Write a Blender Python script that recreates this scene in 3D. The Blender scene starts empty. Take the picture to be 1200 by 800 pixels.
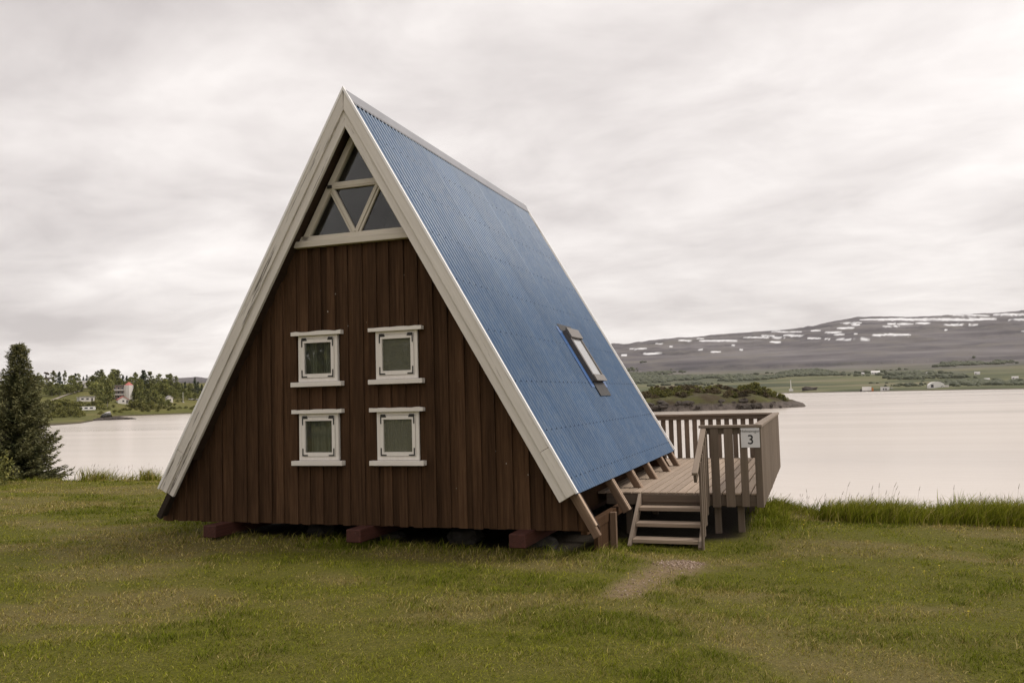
import bpy, bmesh, math, random
import numpy as np
from mathutils import Vector, Matrix
random.seed(7); RNG = np.random.default_rng(11)
SC = bpy.context.scene; COL = SC.collection

# ------------------------------------------------------------------ camera
FPX = 1002.9355
CAM = np.array([5.65518, -9.78598, 1.13265])
CR = np.array([0.94361917, 0.32992795, -0.02702607])
CU = np.array([0.04697742, -0.05264813, 0.99750754])
CW = np.array([-0.32768275, 0.94253685, 0.06517895])
cd = bpy.data.cameras.new('Camera'); cam = bpy.data.objects.new('Camera', cd); COL.objects.link(cam)
cd.sensor_width = 36; cd.sensor_fit = 'HORIZONTAL'; cd.lens = FPX / 1200 * 36
cd.clip_start = 0.1; cd.clip_end = 40000
m = Matrix.Identity(4)
for i in range(3):
    m[i][0] = CR[i]; m[i][1] = CU[i]; m[i][2] = -CW[i]; m[i][3] = CAM[i]
cam.matrix_world = m
SC.camera = cam

# ------------------------------------------------------------------ sky, sun, exposure
SUN_AZ, SUN_EL = math.radians(68), math.radians(52)      # azimuth clockwise from +Y
world = bpy.data.worlds.new('World'); SC.world = world; world.use_nodes = True
nt = world.node_tree; N = nt.nodes; LK = nt.links; N.clear()
def nd(t, **k):
    n = N.new(t)
    for a, b in k.items(): setattr(n, a, b)
    return n
wo = nd('ShaderNodeOutputWorld'); bg = nd('ShaderNodeBackground'); LK.new(bg.outputs[0], wo.inputs[0])
sky = nd('ShaderNodeTexSky', sky_type='NISHITA', sun_disc=False)
sky.sun_elevation = SUN_EL; sky.sun_rotation = SUN_AZ
sk = nd('ShaderNodeVectorMath', operation='SCALE'); sk.inputs['Scale'].default_value = 0.08
LK.new(sky.outputs[0], sk.inputs[0])
tc = nd('ShaderNodeTexCoord'); sx = nd('ShaderNodeSeparateXYZ'); LK.new(tc.outputs['Generated'], sx.inputs[0])
zm = nd('ShaderNodeMath', operation='MAXIMUM'); LK.new(sx.outputs[2], zm.inputs[0]); zm.inputs[1].default_value = 0.0
za = nd('ShaderNodeMath', operation='ADD'); LK.new(zm.outputs[0], za.inputs[0]); za.inputs[1].default_value = 0.16
dx = nd('ShaderNodeMath', operation='DIVIDE'); LK.new(sx.outputs[0], dx.inputs[0]); LK.new(za.outputs[0], dx.inputs[1])
dy = nd('ShaderNodeMath', operation='DIVIDE'); LK.new(sx.outputs[1], dy.inputs[0]); LK.new(za.outputs[0], dy.inputs[1])
cv = nd('ShaderNodeCombineXYZ'); LK.new(dx.outputs[0], cv.inputs[0]); LK.new(dy.outputs[0], cv.inputs[1])
cv.inputs[2].default_value = 3.7
mp = nd('ShaderNodeMapping'); LK.new(cv.outputs[0], mp.inputs[0]); mp.inputs['Rotation'].default_value = (0, 0, 0.5)
mp.inputs['Scale'].default_value = (0.80, 0.95, 1)
n1 = nd('ShaderNodeTexNoise'); LK.new(mp.outputs[0], n1.inputs['Vector'])
n1.inputs['Scale'].default_value = 0.75; n1.inputs['Detail'].default_value = 9; n1.inputs['Roughness'].default_value = 0.55; n1.inputs['Distortion'].default_value = 0.2
n2 = nd('ShaderNodeTexNoise'); LK.new(mp.outputs[0], n2.inputs['Vector'])
n2.inputs['Scale'].default_value = 2.6; n2.inputs['Detail'].default_value = 8; n2.inputs['Roughness'].default_value = 0.55; n2.inputs['Distortion'].default_value = 0.5
nm = nd('ShaderNodeMix', data_type='FLOAT'); nm.inputs[0].default_value = 0.29; LK.new(n1.outputs[0], nm.inputs[2]); LK.new(n2.outputs[0], nm.inputs[3])
cr = nd('ShaderNodeValToRGB'); LK.new(nm.outputs[0], cr.inputs[0])
e = cr.color_ramp.elements
e[0].position = 0.37; e[0].color = (0.515, 0.472, 0.460, 1)
e[1].position = 0.60; e[1].color = (0.90, 0.85, 0.818, 1)
x_ = cr.color_ramp.elements.new(0.475); x_.color = (0.690, 0.642, 0.620, 1)
mx = nd('ShaderNodeMix', data_type='RGBA'); mx.inputs[0].default_value = 0.94
LK.new(sk.outputs[0], mx.inputs[6]); LK.new(cr.outputs[0], mx.inputs[7]); LK.new(mx.outputs[2], bg.inputs[0])
bg.inputs[1].default_value = 1.0
sl = bpy.data.lights.new('Sun', 'SUN'); sl.energy = 2.0; sl.angle = math.radians(14); sl.color = (1, 0.95, 0.88)
sun = bpy.data.objects.new('Sun', sl); COL.objects.link(sun)
sd = Vector((math.sin(SUN_AZ) * math.cos(SUN_EL), math.cos(SUN_AZ) * math.cos(SUN_EL), math.sin(SUN_EL)))
sun.rotation_euler = sd.to_track_quat('Z', 'Y').to_euler()
vs = SC.view_settings; vs.view_transform = 'Standard'; vs.look = 'None'; vs.gamma = 1; vs.exposure = 0.36; vs.use_curve_mapping = False

# ------------------------------------------------------------------ helpers
def ray(a, b):
    return CW + CR * (a - 600) / FPX - CU * (b - 400) / FPX
def horizon(a):
    return 400 + FPX * ((CW[2] + CR[2] * (a - 600) / FPX) / CU[2])
def at(a, b, R):                      # point at horizontal distance R along the line of sight
    d = ray(a, b); return CAM + d * (R / math.hypot(d[0], d[1]))
def azim(a):
    d = ray(a, horizon(a)); return math.atan2(d[0], d[1])
def proj(P):
    d = np.asarray(P) - CAM; z = d @ CW
    return 600 + FPX * (d @ CR) / z, 400 - FPX * (d @ CU) / z
def vnoise(x, y, seed=0):             # smooth value noise
    x = np.asarray(x, float); y = np.asarray(y, float)
    xi = np.floor(x).astype(np.int64); yi = np.floor(y).astype(np.int64); fx = x - xi; fy = y - yi
    def h(a, b):
        v = np.sin(a * 127.1 + b * 311.7 + seed * 74.7) * 43758.5453
        return v - np.floor(v)
    u = fx * fx * (3 - 2 * fx); v = fy * fy * (3 - 2 * fy)
    return (h(xi, yi) * (1 - u) + h(xi + 1, yi) * u) * (1 - v) + (h(xi, yi + 1) * (1 - u) + h(xi + 1, yi + 1) * u) * v
def fbm(x, y, o=4, seed=0):
    s = 0; a = 0.5; t = 0
    for k in range(o):
        s = s + a * vnoise(x * 2 ** k, y * 2 ** k, seed + k * 3); t += a; a *= 0.5
    return s / t
WM = {}
def put(o, parent=None, M=None):
    M = M or Matrix.Identity(4); COL.objects.link(o); WM[o] = M
    if parent is not None:
        o.parent = parent; o.matrix_basis = WM[parent].inverted() @ M
    else: o.matrix_basis = M
    return o
def tag(o, label=None, cat=None, group=None, kind=None):
    if label: o['label'] = label
    if cat: o['category'] = cat
    if group: o['group'] = group
    if kind: o['kind'] = kind
    return o
def empty(name, loc, rz=0, label=None, cat=None, group=None):
    o = bpy.data.objects.new(name, None); o.empty_display_size = 0.3
    put(o, None, Matrix.Translation(loc) @ Matrix.Rotation(rz, 4, 'Z')); return tag(o, label, cat, group)
class MB:
    def __init__(s): s.v = []; s.f = []
    def add(s, v, f):
        k = len(s.v); s.v += [tuple(p) for p in v]; s.f += [tuple(i + k for i in g) for g in f]; return s
    def box(s, a, b):
        (x0, y0, z0), (x1, y1, z1) = a, b
        return s.add([(x0,y0,z0),(x1,y0,z0),(x1,y1,z0),(x0,y1,z0),(x0,y0,z1),(x1,y0,z1),(x1,y1,z1),(x0,y1,z1)],
                     [(0,3,2,1),(4,5,6,7),(0,1,5,4),(1,2,6,5),(2,3,7,6),(3,0,4,7)])
    def prism(s, poly, y0, y1):       # polygon in xz (counter-clockwise seen from -y), extruded along y
        n = len(poly)
        v = [(x, y0, z) for x, z in poly] + [(x, y1, z) for x, z in poly]
        f = [tuple(range(n)), tuple(range(2 * n - 1, n - 1, -1))] + [(i, i + n, (i + 1) % n + n, (i + 1) % n) for i in range(n)]
        return s.add(v, f)
    def prismz(s, poly, z0, z1):
        n = len(poly)
        v = [(x, y, z0) for x, y in poly] + [(x, y, z1) for x, y in poly]
        f = [tuple(range(n - 1, -1, -1)), tuple(range(n, 2 * n))] + [(i, (i + 1) % n, (i + 1) % n + n, i + n) for i in range(n)]
        return s.add(v, f)
    def ring(s, o, i, y0, y1):        # rectangular frame: o, i = (x0, z0, x1, z1)
        ox0, oz0, ox1, oz1 = o; ix0, iz0, ix1, iz1 = i
        s.box((ox0, y0, oz0), (ix0, y1, oz1)); s.box((ix1, y0, oz0), (ox1, y1, oz1))
        s.box((ix0, y0, iz1), (ix1, y1, oz1)); s.box((ix0, y0, oz0), (ix1, y1, iz0)); return s
    def tube(s, p, q, r0, r1, n=6, cap=True):
        p = Vector(p); q = Vector(q); d = (q - p).normalized()
        a = d.orthogonal().normalized(); b = d.cross(a); k = len(s.v)
        for c, r in ((p, r0), (q, r1)):
            for i in range(n):
                t = 2 * math.pi * i / n; s.v.append(tuple(c + (a * math.cos(t) + b * math.sin(t)) * r))
        s.f += [(k + i, k + (i + 1) % n, k + n + (i + 1) % n, k + n + i) for i in range(n)]
        if cap: s.f += [tuple(k + i for i in range(n - 1, -1, -1)), tuple(k + n + i for i in range(n))]
        return s
    def mesh(s, name, mat, smooth=False):
        me = bpy.data.meshes.new(name); me.from_pydata(s.v, [], s.f); me.update()
        if mat: me.materials.append(mat)
        if smooth: me.polygons.foreach_set('use_smooth', [True] * len(me.polygons))
        return me
    def obj(s, name, mat, parent=None, M=None, smooth=False):
        return put(bpy.data.objects.new(name, s.mesh(name, mat, smooth)), parent, M)
def npmesh(name, v, faces3=None, faces4=None, mat=None, attr=None, smooth=False):
    me = bpy.data.meshes.new(name); v = np.asarray(v, np.float32)
    n3 = 0 if faces3 is None else len(faces3); n4 = 0 if faces4 is None else len(faces4)
    me.vertices.add(len(v)); me.vertices.foreach_set('co', v.ravel())
    idx = []; st = []; k = 0
    if n4: idx.append(np.asarray(faces4).ravel()); st.append(np.arange(n4) * 4); k = n4 * 4
    if n3: idx.append(np.asarray(faces3).ravel()); st.append(k + np.arange(n3) * 3)
    idx = np.concatenate(idx).astype(np.int32); st = np.concatenate(st).astype(np.int32)
    me.loops.add(len(idx)); me.loops.foreach_set('vertex_index', idx)
    me.polygons.add(n3 + n4); me.polygons.foreach_set('loop_start', st)
    if smooth: me.polygons.foreach_set('use_smooth', np.ones(n3 + n4, bool))
    for an, arr in (attr or {}).items():
        a = me.attributes.new(an, 'FLOAT', 'POINT'); a.data.foreach_set('value', np.asarray(arr, np.float32))
    me.update(calc_edges=True); me.validate()
    if mat: me.materials.append(mat)
    return me
_bc = {}
def boxmesh(L, w, h, mat, bev=0.004):
    key = (round(L, 3), round(w, 3), round(h, 3), mat.name, bev)
    if key not in _bc:
        b = bmesh.new(); bmesh.ops.create_cube(b, size=1, matrix=Matrix.Diagonal((L, w, h, 1)))
        if bev: bmesh.ops.bevel(b, geom=b.edges[:], offset=min(bev, 0.2 * min(L, w, h)), segments=1, affect='EDGES')
        me = bpy.data.meshes.new('plank'); b.to_mesh(me); b.free(); me.materials.append(mat); _bc[key] = me
    return _bc[key]
def beam(name, p, q, w, h, mat, parent, up=(0, 0, 1), bev=0.004):
    """board from p to q: width w sideways, h along up; its length is local X"""
    p = Vector(p); q = Vector(q); x = (q - p).normalized(); up = Vector(up)
    y = up.cross(x).normalized(); z = x.cross(y)
    M = Matrix(((x.x, y.x, z.x, 0), (x.y, y.y, z.y, 0), (x.z, y.z, z.z, 0), (0, 0, 0, 1)))
    M.translation = (p + q) / 2
    return put(bpy.data.objects.new(name, boxmesh((q - p).length, w, h, mat, bev)), parent, M)

# ------------------------------------------------------------------ materials
MATS = {}
class NT:
    def __init__(s, name):
        s.m = bpy.data.materials.new(name); s.m.use_nodes = True; s.t = s.m.node_tree; s.N = s.t.nodes; s.L = s.t.links
        s.b = s.N['Principled BSDF']; s.out = s.N['Material Output']; MATS[name] = s.m
    def n(s, t, **k):
        x = s.N.new(t)
        for a, b in k.items(): setattr(x, a, b)
        return x
    def link(s, a, b): s.L.new(a, b)
    def noise(s, vec, scale, detail=4, rough=0.55, dim='3D', w=None, dist=0):
        x = s.n('ShaderNodeTexNoise', noise_dimensions=dim)
        if vec is not None: s.link(vec, x.inputs['Vector'])
        x.inputs['Scale'].default_value = scale; x.inputs['Detail'].default_value = detail
        x.inputs['Roughness'].default_value = rough; x.inputs['Distortion'].default_value = dist
        if w is not None: s.link(w, x.inputs['W'])
        return x.outputs[0]
    def ramp(s, fac, stops):
        x = s.n('ShaderNodeValToRGB'); s.link(fac, x.inputs[0]); e = x.color_ramp.elements
        while len(e) < len(stops): e.new(0.5)
        for k, (p, c) in enumerate(stops):
            e[k].position = p; e[k].color = (*c, 1) if len(c) == 3 else c
        return x.outputs[0]
    def mix(s, fac, a, b, mode='MIX'):
        x = s.n('ShaderNodeMix', data_type='RGBA', blend_type=mode)
        for i, v in ((0, fac), (6, a), (7, b)):
            if isinstance(v, (int, float)): x.inputs[i].default_value = v
            elif isinstance(v, tuple): x.inputs[i].default_value = (*v, 1)
            else: s.link(v, x.inputs[i])
        return x.outputs[2]
    def math(s, op, a, b=None, clamp=False):
        x = s.n('ShaderNodeMath', operation=op, use_clamp=clamp)
        for i, v in ((0, a), (1, b)):
            if v is None: continue
            if isinstance(v, (int, float)): x.inputs[i].default_value = v
            else: s.link(v, x.inputs[i])
        return x.outputs[0]
    def coords(s, which='Object', scale=(1, 1, 1), rot=(0, 0, 0)):
        c = s.n('ShaderNodeTexCoord'); mp = s.n('ShaderNodeMapping'); s.link(c.outputs[which], mp.inputs[0])
        mp.inputs['Scale'].default_value = scale; mp.inputs['Rotation'].default_value = rot; return mp.outputs[0]
    def pos(s, scale=(1, 1, 1)):
        c = s.n('ShaderNodeNewGeometry'); mp = s.n('ShaderNodeMapping'); s.link(c.outputs['Position'], mp.inputs[0])
        mp.inputs['Scale'].default_value = scale; return mp.outputs[0]
    def attr(s, name):
        a = s.n('ShaderNodeAttribute'); a.attribute_name = name; return a.outputs['Fac']
    def rnd(s): return s.n('ShaderNodeObjectInfo').outputs['Random']
    def bump(s, h, strength=0.3, dist=0.01):
        b = s.n('ShaderNodeBump'); b.inputs['Strength'].default_value = strength; b.inputs['Distance'].default_value = dist
        s.link(h, b.inputs['Height']); s.link(b.outputs[0], s.b.inputs['Normal'])
    def col(s, c):
        if isinstance(c, tuple): s.b.inputs['Base Color'].default_value = (*c, 1)
        else: s.link(c, s.b.inputs['Base Color'])
        return s
    def set(s, rough=0.7, metal=0, spec=0.5):
        s.b.inputs['Roughness'].default_value = rough; s.b.inputs['Metallic'].default_value = metal
        s.b.inputs['Specular IOR Level'].default_value = spec; return s
def wood(name, lo, hi, axis='X', rough=0.8, vary=0.35, streak=None, grain=1.0, spec=0.25):
    t = NT(name); r = t.rnd(); w = t.math('MULTIPLY', r, 60)
    sc = {'X': (1.6, 34, 34), 'Z': (34, 34, 1.6), 'Y': (34, 1.6, 34)}[axis]
    sc = tuple(a * grain for a in sc)
    v = t.coords('Object', sc)
    g = t.noise(v, 1.0, 6, 0.65, '4D', w)
    c = t.ramp(g, [(0.28, lo), (0.72, hi)])
    blot = t.noise(t.coords('Object', (1.3, 1.3, 1.3)), 1.6, 3, 0.5, '4D', w)
    c = t.mix(t.math('MULTIPLY', blot, 0.5), c, lo)
    br = t.math('ADD', t.math('MULTIPLY', r, vary), 1 - vary / 2)
    hs = t.n('ShaderNodeHueSaturation'); t.link(c, hs.inputs['Color']); t.link(br, hs.inputs['Value']); c = hs.outputs[0]
    if streak:
        s2 = t.noise(t.coords('Object', tuple(a * 0.55 for a in sc)), 0.9, 5, 0.7, '4D', w)
        c = t.mix(t.ramp(s2, [(streak[0], (0, 0, 0)), (streak[0] + 0.06, (1, 1, 1))]), c, streak[1])
    t.col(c).set(rough, 0, spec); t.bump(g, 0.35, 0.004); return t.m
W_BROWN = wood('brown_stained_board', (0.034, 0.0178, 0.0095), (0.122, 0.067, 0.036), 'Z', 0.85, 0.55, None, 1.0, 0.08)
def speck(mname):
    m_ = MATS[mname]; t = NT.__new__(NT); t.m = m_; t.t = m_.node_tree; t.N = t.t.nodes; t.L = t.t.links; t.b = t.N['Principled BSDF']
    src = t.b.inputs['Base Color'].links[0].from_socket
    vo = t.n('ShaderNodeTexVoronoi'); t.link(t.pos((1, 1, 0.6)), vo.inputs['Vector']); vo.inputs['Scale'].default_value = 4.2
    f = t.ramp(vo.outputs['Distance'], [(0.022, (1, 1, 1)), (0.036, (0, 0, 0))])
    t.col(t.mix(f, src, (0.42, 0.37, 0.31)))
speck('brown_stained_board')
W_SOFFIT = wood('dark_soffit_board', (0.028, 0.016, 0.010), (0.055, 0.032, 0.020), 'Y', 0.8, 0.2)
W_WHITE = wood('weathered_white_board', (0.62, 0.575, 0.515), (0.80, 0.755, 0.70), 'X', 0.7, 0.08, (0.615, (0.26, 0.22, 0.18)))
W_WHITE_OLD = wood('flaking_white_board', (0.56, 0.52, 0.465), (0.76, 0.715, 0.66), 'X', 0.7, 0.08, (0.575, (0.16, 0.14, 0.12)))
W_TRIM = wood('white_painted_trim', (0.70, 0.655, 0.60), (0.82, 0.78, 0.725), 'X', 0.5, 0.06)
W_FRAME = wood('white_window_frame', (0.72, 0.675, 0.62), (0.83, 0.79, 0.74), 'Z', 0.45, 0.05)
W_CREAM = wood('cream_window_frame', (0.54, 0.49, 0.41), (0.70, 0.645, 0.555), 'X', 0.6, 0.1)
W_DECK = wood('weathered_deck_plank', (0.30, 0.225, 0.165), (0.46, 0.36, 0.275), 'X', 0.75, 0.30)
W_RAIL = wood('weathered_rail_board', (0.125, 0.094, 0.069), (0.22, 0.168, 0.126), 'X', 0.8, 0.35)
W_RAIL_TOP = wood('weathered_rail_top', (0.20, 0.155, 0.12), (0.33, 0.26, 0.20), 'X', 0.75, 0.2)
W_RAFTER = wood('rafter_timber', (0.105, 0.066, 0.043), (0.21, 0.140, 0.092), 'X', 0.8, 0.3)
W_RAFTER_LIT = wood('rafter_lit_edge', (0.34, 0.245, 0.175), (0.50, 0.38, 0.29), 'X', 0.8, 0.2)  # paler rafter timber: the light on the upper edges is put into the colour
W_RED = wood('dark_red_beam', (0.040, 0.015, 0.011), (0.105, 0.036, 0.026), 'X', 0.7, 0.25, (0.68, (0.30, 0.22, 0.19)))
W_DARK = wood('dark_timber', (0.02, 0.014, 0.01), (0.05, 0.035, 0.025), 'X', 0.85, 0.2)
def flat(name, c, rough=0.6, metal=0, spec=0.5, var=0.0, vscale=3):
    t = NT(name).set(rough, metal, spec)
    if var:
        g = t.noise(t.pos(), vscale, 4)
        t.col(t.ramp(g, [(0.3, tuple(a * (1 - var) for a in c)), (0.7, tuple(min(1, a * (1 + var)) for a in c))]))
    else: t.col(c)
    return t.m
# painted corrugated steel
t = NT('blue_corrugated_steel').set(0.42, 0.0, 0.40); t.b.inputs['Coat Weight'].default_value = 0.06; t.b.inputs['Coat Roughness'].default_value = 0.15
g = t.noise(t.pos((1, 1, 1)), 1.1, 5, 0.6); g2 = t.noise(t.pos((6, 14, 2)), 2.0, 4, 0.6)
c = t.ramp(g, [(0.3, (0.036, 0.084, 0.170)), (0.7, (0.054, 0.112, 0.210))])
c = t.mix(t.ramp(g2, [(0.42, (0, 0, 0)), (0.72, (0.75, 0.75, 0.75))]), c, (0.105, 0.150, 0.215))
br = t.math('ADD', t.math('MULTIPLY', t.rnd(), 0.16), 0.92)
hs = t.n('ShaderNodeHueSaturation'); t.link(c, hs.inputs['Color']); t.link(br, hs.inputs['Value']); t.col(hs.outputs[0])
M_BLUE = t.m
M_CAP = flat('grey_ridge_metal', (0.27, 0.27, 0.285), 0.45, 0.2, 0.5, 0.08, 2)
M_WHITEMETAL = flat('white_edge_metal', (0.84, 0.82, 0.80), 0.4)
M_SCREW = flat('screw_head', (0.022, 0.05, 0.11), 0.5, 0.1)
M_BRKT = flat('black_iron', (0.03, 0.027, 0.025), 0.5, 0.3)
M_SKYF = flat('skylight_cladding', (0.095, 0.08, 0.068), 0.45, 0.3, 0.5, 0.15, 6)
M_SKYT = flat('skylight_top_cladding', (0.16, 0.14, 0.12), 0.4, 0.3)
M_FLASH = flat('lead_flashing', (0.045, 0.042, 0.04), 0.6, 0.2, 0.4, 0.2, 8)
M_INT = flat('interior_wood', (0.10, 0.075, 0.05), 0.8, 0, 0.3, 0.2, 2)
M_STONE = flat('foundation_stone', (0.045, 0.04, 0.035), 0.9, 0, 0.3, 0.35, 9)
def glass(name, dirt, dcol, f0=1.5, refl=1.5):
    t = NT(name); t.N.remove(t.b)
    tr = t.n('ShaderNodeBsdfTransparent'); tr.inputs[0].default_value = (0.86, 0.88, 0.86, 1)
    gl = t.n('ShaderNodeBsdfGlossy'); gl.inputs['Roughness'].default_value = 0.02
    fr = t.n('ShaderNodeFresnel'); fr.inputs[0].default_value = f0
    df = t.n('ShaderNodeBsdfDiffuse'); df.inputs[0].default_value = (*dcol, 1)
    m1 = t.n('ShaderNodeMixShader'); t.link(t.math('MULTIPLY', fr.outputs[0], refl, True), m1.inputs[0]); t.link(tr.outputs[0], m1.inputs[1]); t.link(gl.outputs[0], m1.inputs[2])
    g = t.noise(t.pos((1, 1, 0.6)), 45, 5, 0.7)
    fac = t.math('MULTIPLY', t.ramp(g, [(0.3, (0.4, 0.4, 0.4)), (0.75, (1, 1, 1))]), dirt)
    m2 = t.n('ShaderNodeMixShader'); t.link(fac, m2.inputs[0]); t.link(m1.outputs[0], m2.inputs[1]); t.link(df.outputs[0], m2.inputs[2])
    t.link(m2.outputs[0], t.out.inputs[0]); return t.m
G_CLEAR = glass('window_glass', 0.12, (0.33, 0.34, 0.27))
G_DIRTY = glass('dusty_window_glass', 0.55, (0.27, 0.27, 0.205))
G_TRI = glass('gable_window_glass', 0.03, (0.2, 0.18, 0.17), 1.5, 1.15)
t = NT('curtain_cloth').set(0.9, 0, 0.1); t.col(t.ramp(t.noise(t.coords('Object', (40, 40, 3)), 1, 3), [(0.3, (0.30, 0.31, 0.24)), (0.7, (0.42, 0.43, 0.35))])); M_CURT = t.m

# ------------------------------------------------------------------ ground heights
GP = np.array([(0,.2,-.72),(2.3,.2,-.73),(-2.4,.2,-.71),(-3.3,.2,-.66),(3.2,.5,-.78),(3.7,1.6,-.95),(4.3,1.7,-.98),(5.6,-9.8,-.60),(3.6,-4,-.74),(0,-5,-.72),
  (7,-3,-.86),(-6,0,-.70),(-6,5,-.78),(-12,9,-.85),(-16,9,-.86),(-24,9,-.9),(-9,6,-.78),(-14,0,-.72),(6.2,4.7,-.97),(8.5,4.8,-.97),(14,4,-1.0),(11,0,-.95),(0,5,-.76),(3.4,4,-.98),(4.5,4.5,-.88),(4.75,3.0,-.82),(5.3,2.9,-.84),(5.3,2.1,-.90),
  (-2,7,-.85),(12,-8,-.8),(-8,-9,-.62),(5.5,1.5,-.95),(7.5,2,-1.0),(3,-1.2,-.76),(5.3,0,-.90)])
BX = np.array([-400,-40,-17,-10,-5,0,3,4.9,5.6,6.2,8.6,14,30,400.]); BY = np.array([8,9,9.2,9.2,8.9,8.6,8.2,6.9,5.7,5.4,5.5,5.0,3.5,-4.])
LAKE_Z = -3.9
def ground(x, y):
    x = np.asarray(x, float); y = np.asarray(y, float)
    num = 0; den = 0
    for px, py, pz in GP:
        w = 1 / (((x - px) ** 2 + (y - py) ** 2) + 0.35) ** 1.6
        num = num + w * pz; den = den + w
    z = num / den + (fbm(x * 0.45, y * 0.45, 3, 5) - 0.5) * 0.11
    d = y - np.interp(x, BX, BY)
    dd = np.clip(d + 0.6, 0, None)
    return z - np.clip(np.where(dd < 1.6, dd * dd * 0.22, dd * 0.704 - 0.563), 0, 5)
def bankd(x, y): return y - np.interp(x, BX, BY)
PATH = [(4.17, 0.85, .22), (4.06, .42, .27), (3.99, .0, .25), (3.92, -.5, .19), (3.90, -1.15, .21), (3.86, -1.65, .17)]
def pathmask(x, y):
    x = np.asarray(x, float); y = np.asarray(y, float); b = np.full(x.shape, 9.0)
    for (x0, y0, r0), (x1, y1, r1) in zip(PATH[:-1], PATH[1:]):
        dx_, dy_ = x1 - x0, y1 - y0; tt = np.clip(((x - x0) * dx_ + (y - y0) * dy_) / (dx_ ** 2 + dy_ ** 2), 0, 1)
        b = np.minimum(b, np.hypot(x - x0 - tt * dx_, y - y0 - tt * dy_) / (r0 + (r1 - r0) * tt))
    b = b + (fbm(x * 4, y * 4, 3, 9) - 0.5) * 0.9
    return np.clip((1.35 - b) / 0.95, 0, 1)
def dryness(x, y):
    d = np.clip((fbm(x * 0.5 + 3.1, y * 1.0, 5, 21) - 0.46 - np.clip((-y - 2.5) * -0.03, -.05, .03)) * 7.5, 0, 1)
    d = d * 0.75 + 0.25 * np.clip((fbm(x * 2.2, y * 3.0, 3, 33) - 0.42) * 4, 0, 1)
    return d
def lush(x, y): return np.clip((fbm(x * 0.8 + 9, y * 1.5 + 4, 5, 57) - 0.485) * 11, 0, 1)

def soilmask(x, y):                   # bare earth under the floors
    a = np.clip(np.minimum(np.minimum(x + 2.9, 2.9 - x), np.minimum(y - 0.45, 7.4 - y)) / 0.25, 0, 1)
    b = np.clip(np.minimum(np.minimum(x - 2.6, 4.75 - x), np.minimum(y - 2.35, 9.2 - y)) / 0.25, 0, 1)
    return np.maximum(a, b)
# ground sheet
def axis(dense, outer):
    lo, hi, st = dense; a = list(np.arange(lo, hi + 1e-6, st))
    s = st
    left = []; v = lo
    while v > outer[0]: s *= 1.25; v -= s; left.append(v)
    s = st; right = []; v = hi
    while v < outer[1]: s *= 1.25; v += s; right.append(v)
    return np.array(left[::-1] + a + right)
gx = axis((-22, 14, 0.16), (-900, 900)); gy = axis((-7, 12, 0.16), (-900, 20))
X, Y = np.meshgrid(gx, gy); Z = ground(X, Y)
def gridfaces(nx, ny):
    i = np.arange(nx - 1); j = np.arange(ny - 1); I, J = np.meshgrid(i, j); a = (J * nx + I).ravel()
    return np.stack([a, a + 1, a + nx + 1, a + nx], 1)
t = NT('lawn_soil').set(0.95, 0, 0.1)
dry = t.attr('dry'); pth = t.attr('path')
g = t.noise(t.pos(), 38, 5, 0.7); g3 = t.noise(t.pos(), 160, 3, 0.7)
cg = t.ramp(g, [(0.3, (0.050, 0.053, 0.007)), (0.7, (0.150, 0.142, 0.024))])
cdr = t.ramp(g, [(0.3, (0.11, 0.085, 0.035)), (0.7, (0.21, 0.165, 0.075))])
c = t.mix(t.math('MULTIPLY', dry, 0.75), cg, cdr)
cp = t.ramp(g3, [(0.35, (0.10, 0.066, 0.038)), (0.65, (0.33, 0.24, 0.15))])
g4 = t.noise(t.pos(), 14, 4, 0.65)
c = t.mix(t.math('MULTIPLY', pth, t.ramp(g4, [(0.36, (0.35, 0.35, 0.35)), (0.52, (1, 1, 1))])), c, cp)
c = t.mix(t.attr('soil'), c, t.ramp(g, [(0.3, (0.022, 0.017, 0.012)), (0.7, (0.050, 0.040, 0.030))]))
t.col(c); t.bump(t.math('ADD', g, g3), 0.6, 0.03); M_LAWN = t.m
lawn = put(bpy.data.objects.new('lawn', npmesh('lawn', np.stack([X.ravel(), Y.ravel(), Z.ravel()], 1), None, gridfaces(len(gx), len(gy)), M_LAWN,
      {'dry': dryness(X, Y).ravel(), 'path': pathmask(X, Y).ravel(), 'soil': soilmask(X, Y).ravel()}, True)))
tag(lawn, kind='structure')

# ------------------------------------------------------------------ lake
t = NT('milky_lake_water').set(0.12, 0, 0.5)
g = t.noise(t.pos((0.35, 0.9, 1)), 1.2, 4, 0.6); gb = t.noise(t.pos((0.004, 0.02, 1)), 1, 4, 0.6)
c = t.ramp(gb, [(0.35, (0.53, 0.463, 0.400)), (0.65, (0.58, 0.508, 0.440))])
t.col(c); t.bump(g, 0.22, 0.06); t.b.inputs['IOR'].default_value = 1.33
gl_ = t.ramp(gb, [(0.3, (0.14, 0.14, 0.14)), (0.7, (0.24, 0.24, 0.24))]); t.link(gl_, t.b.inputs['Roughness'])
lk = MB(); n = 48
lv = [(0, 0, LAKE_Z)] + [(4200 * math.sin(2 * math.pi * k / n), 4200 * math.cos(2 * math.pi * k / n), LAKE_Z) for k in range(n)]
lk.add(lv, [(0, (k + 1) % n + 1, k + 1) for k in range(n)])
tag(lk.obj('lake', t.m), kind='structure')

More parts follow.
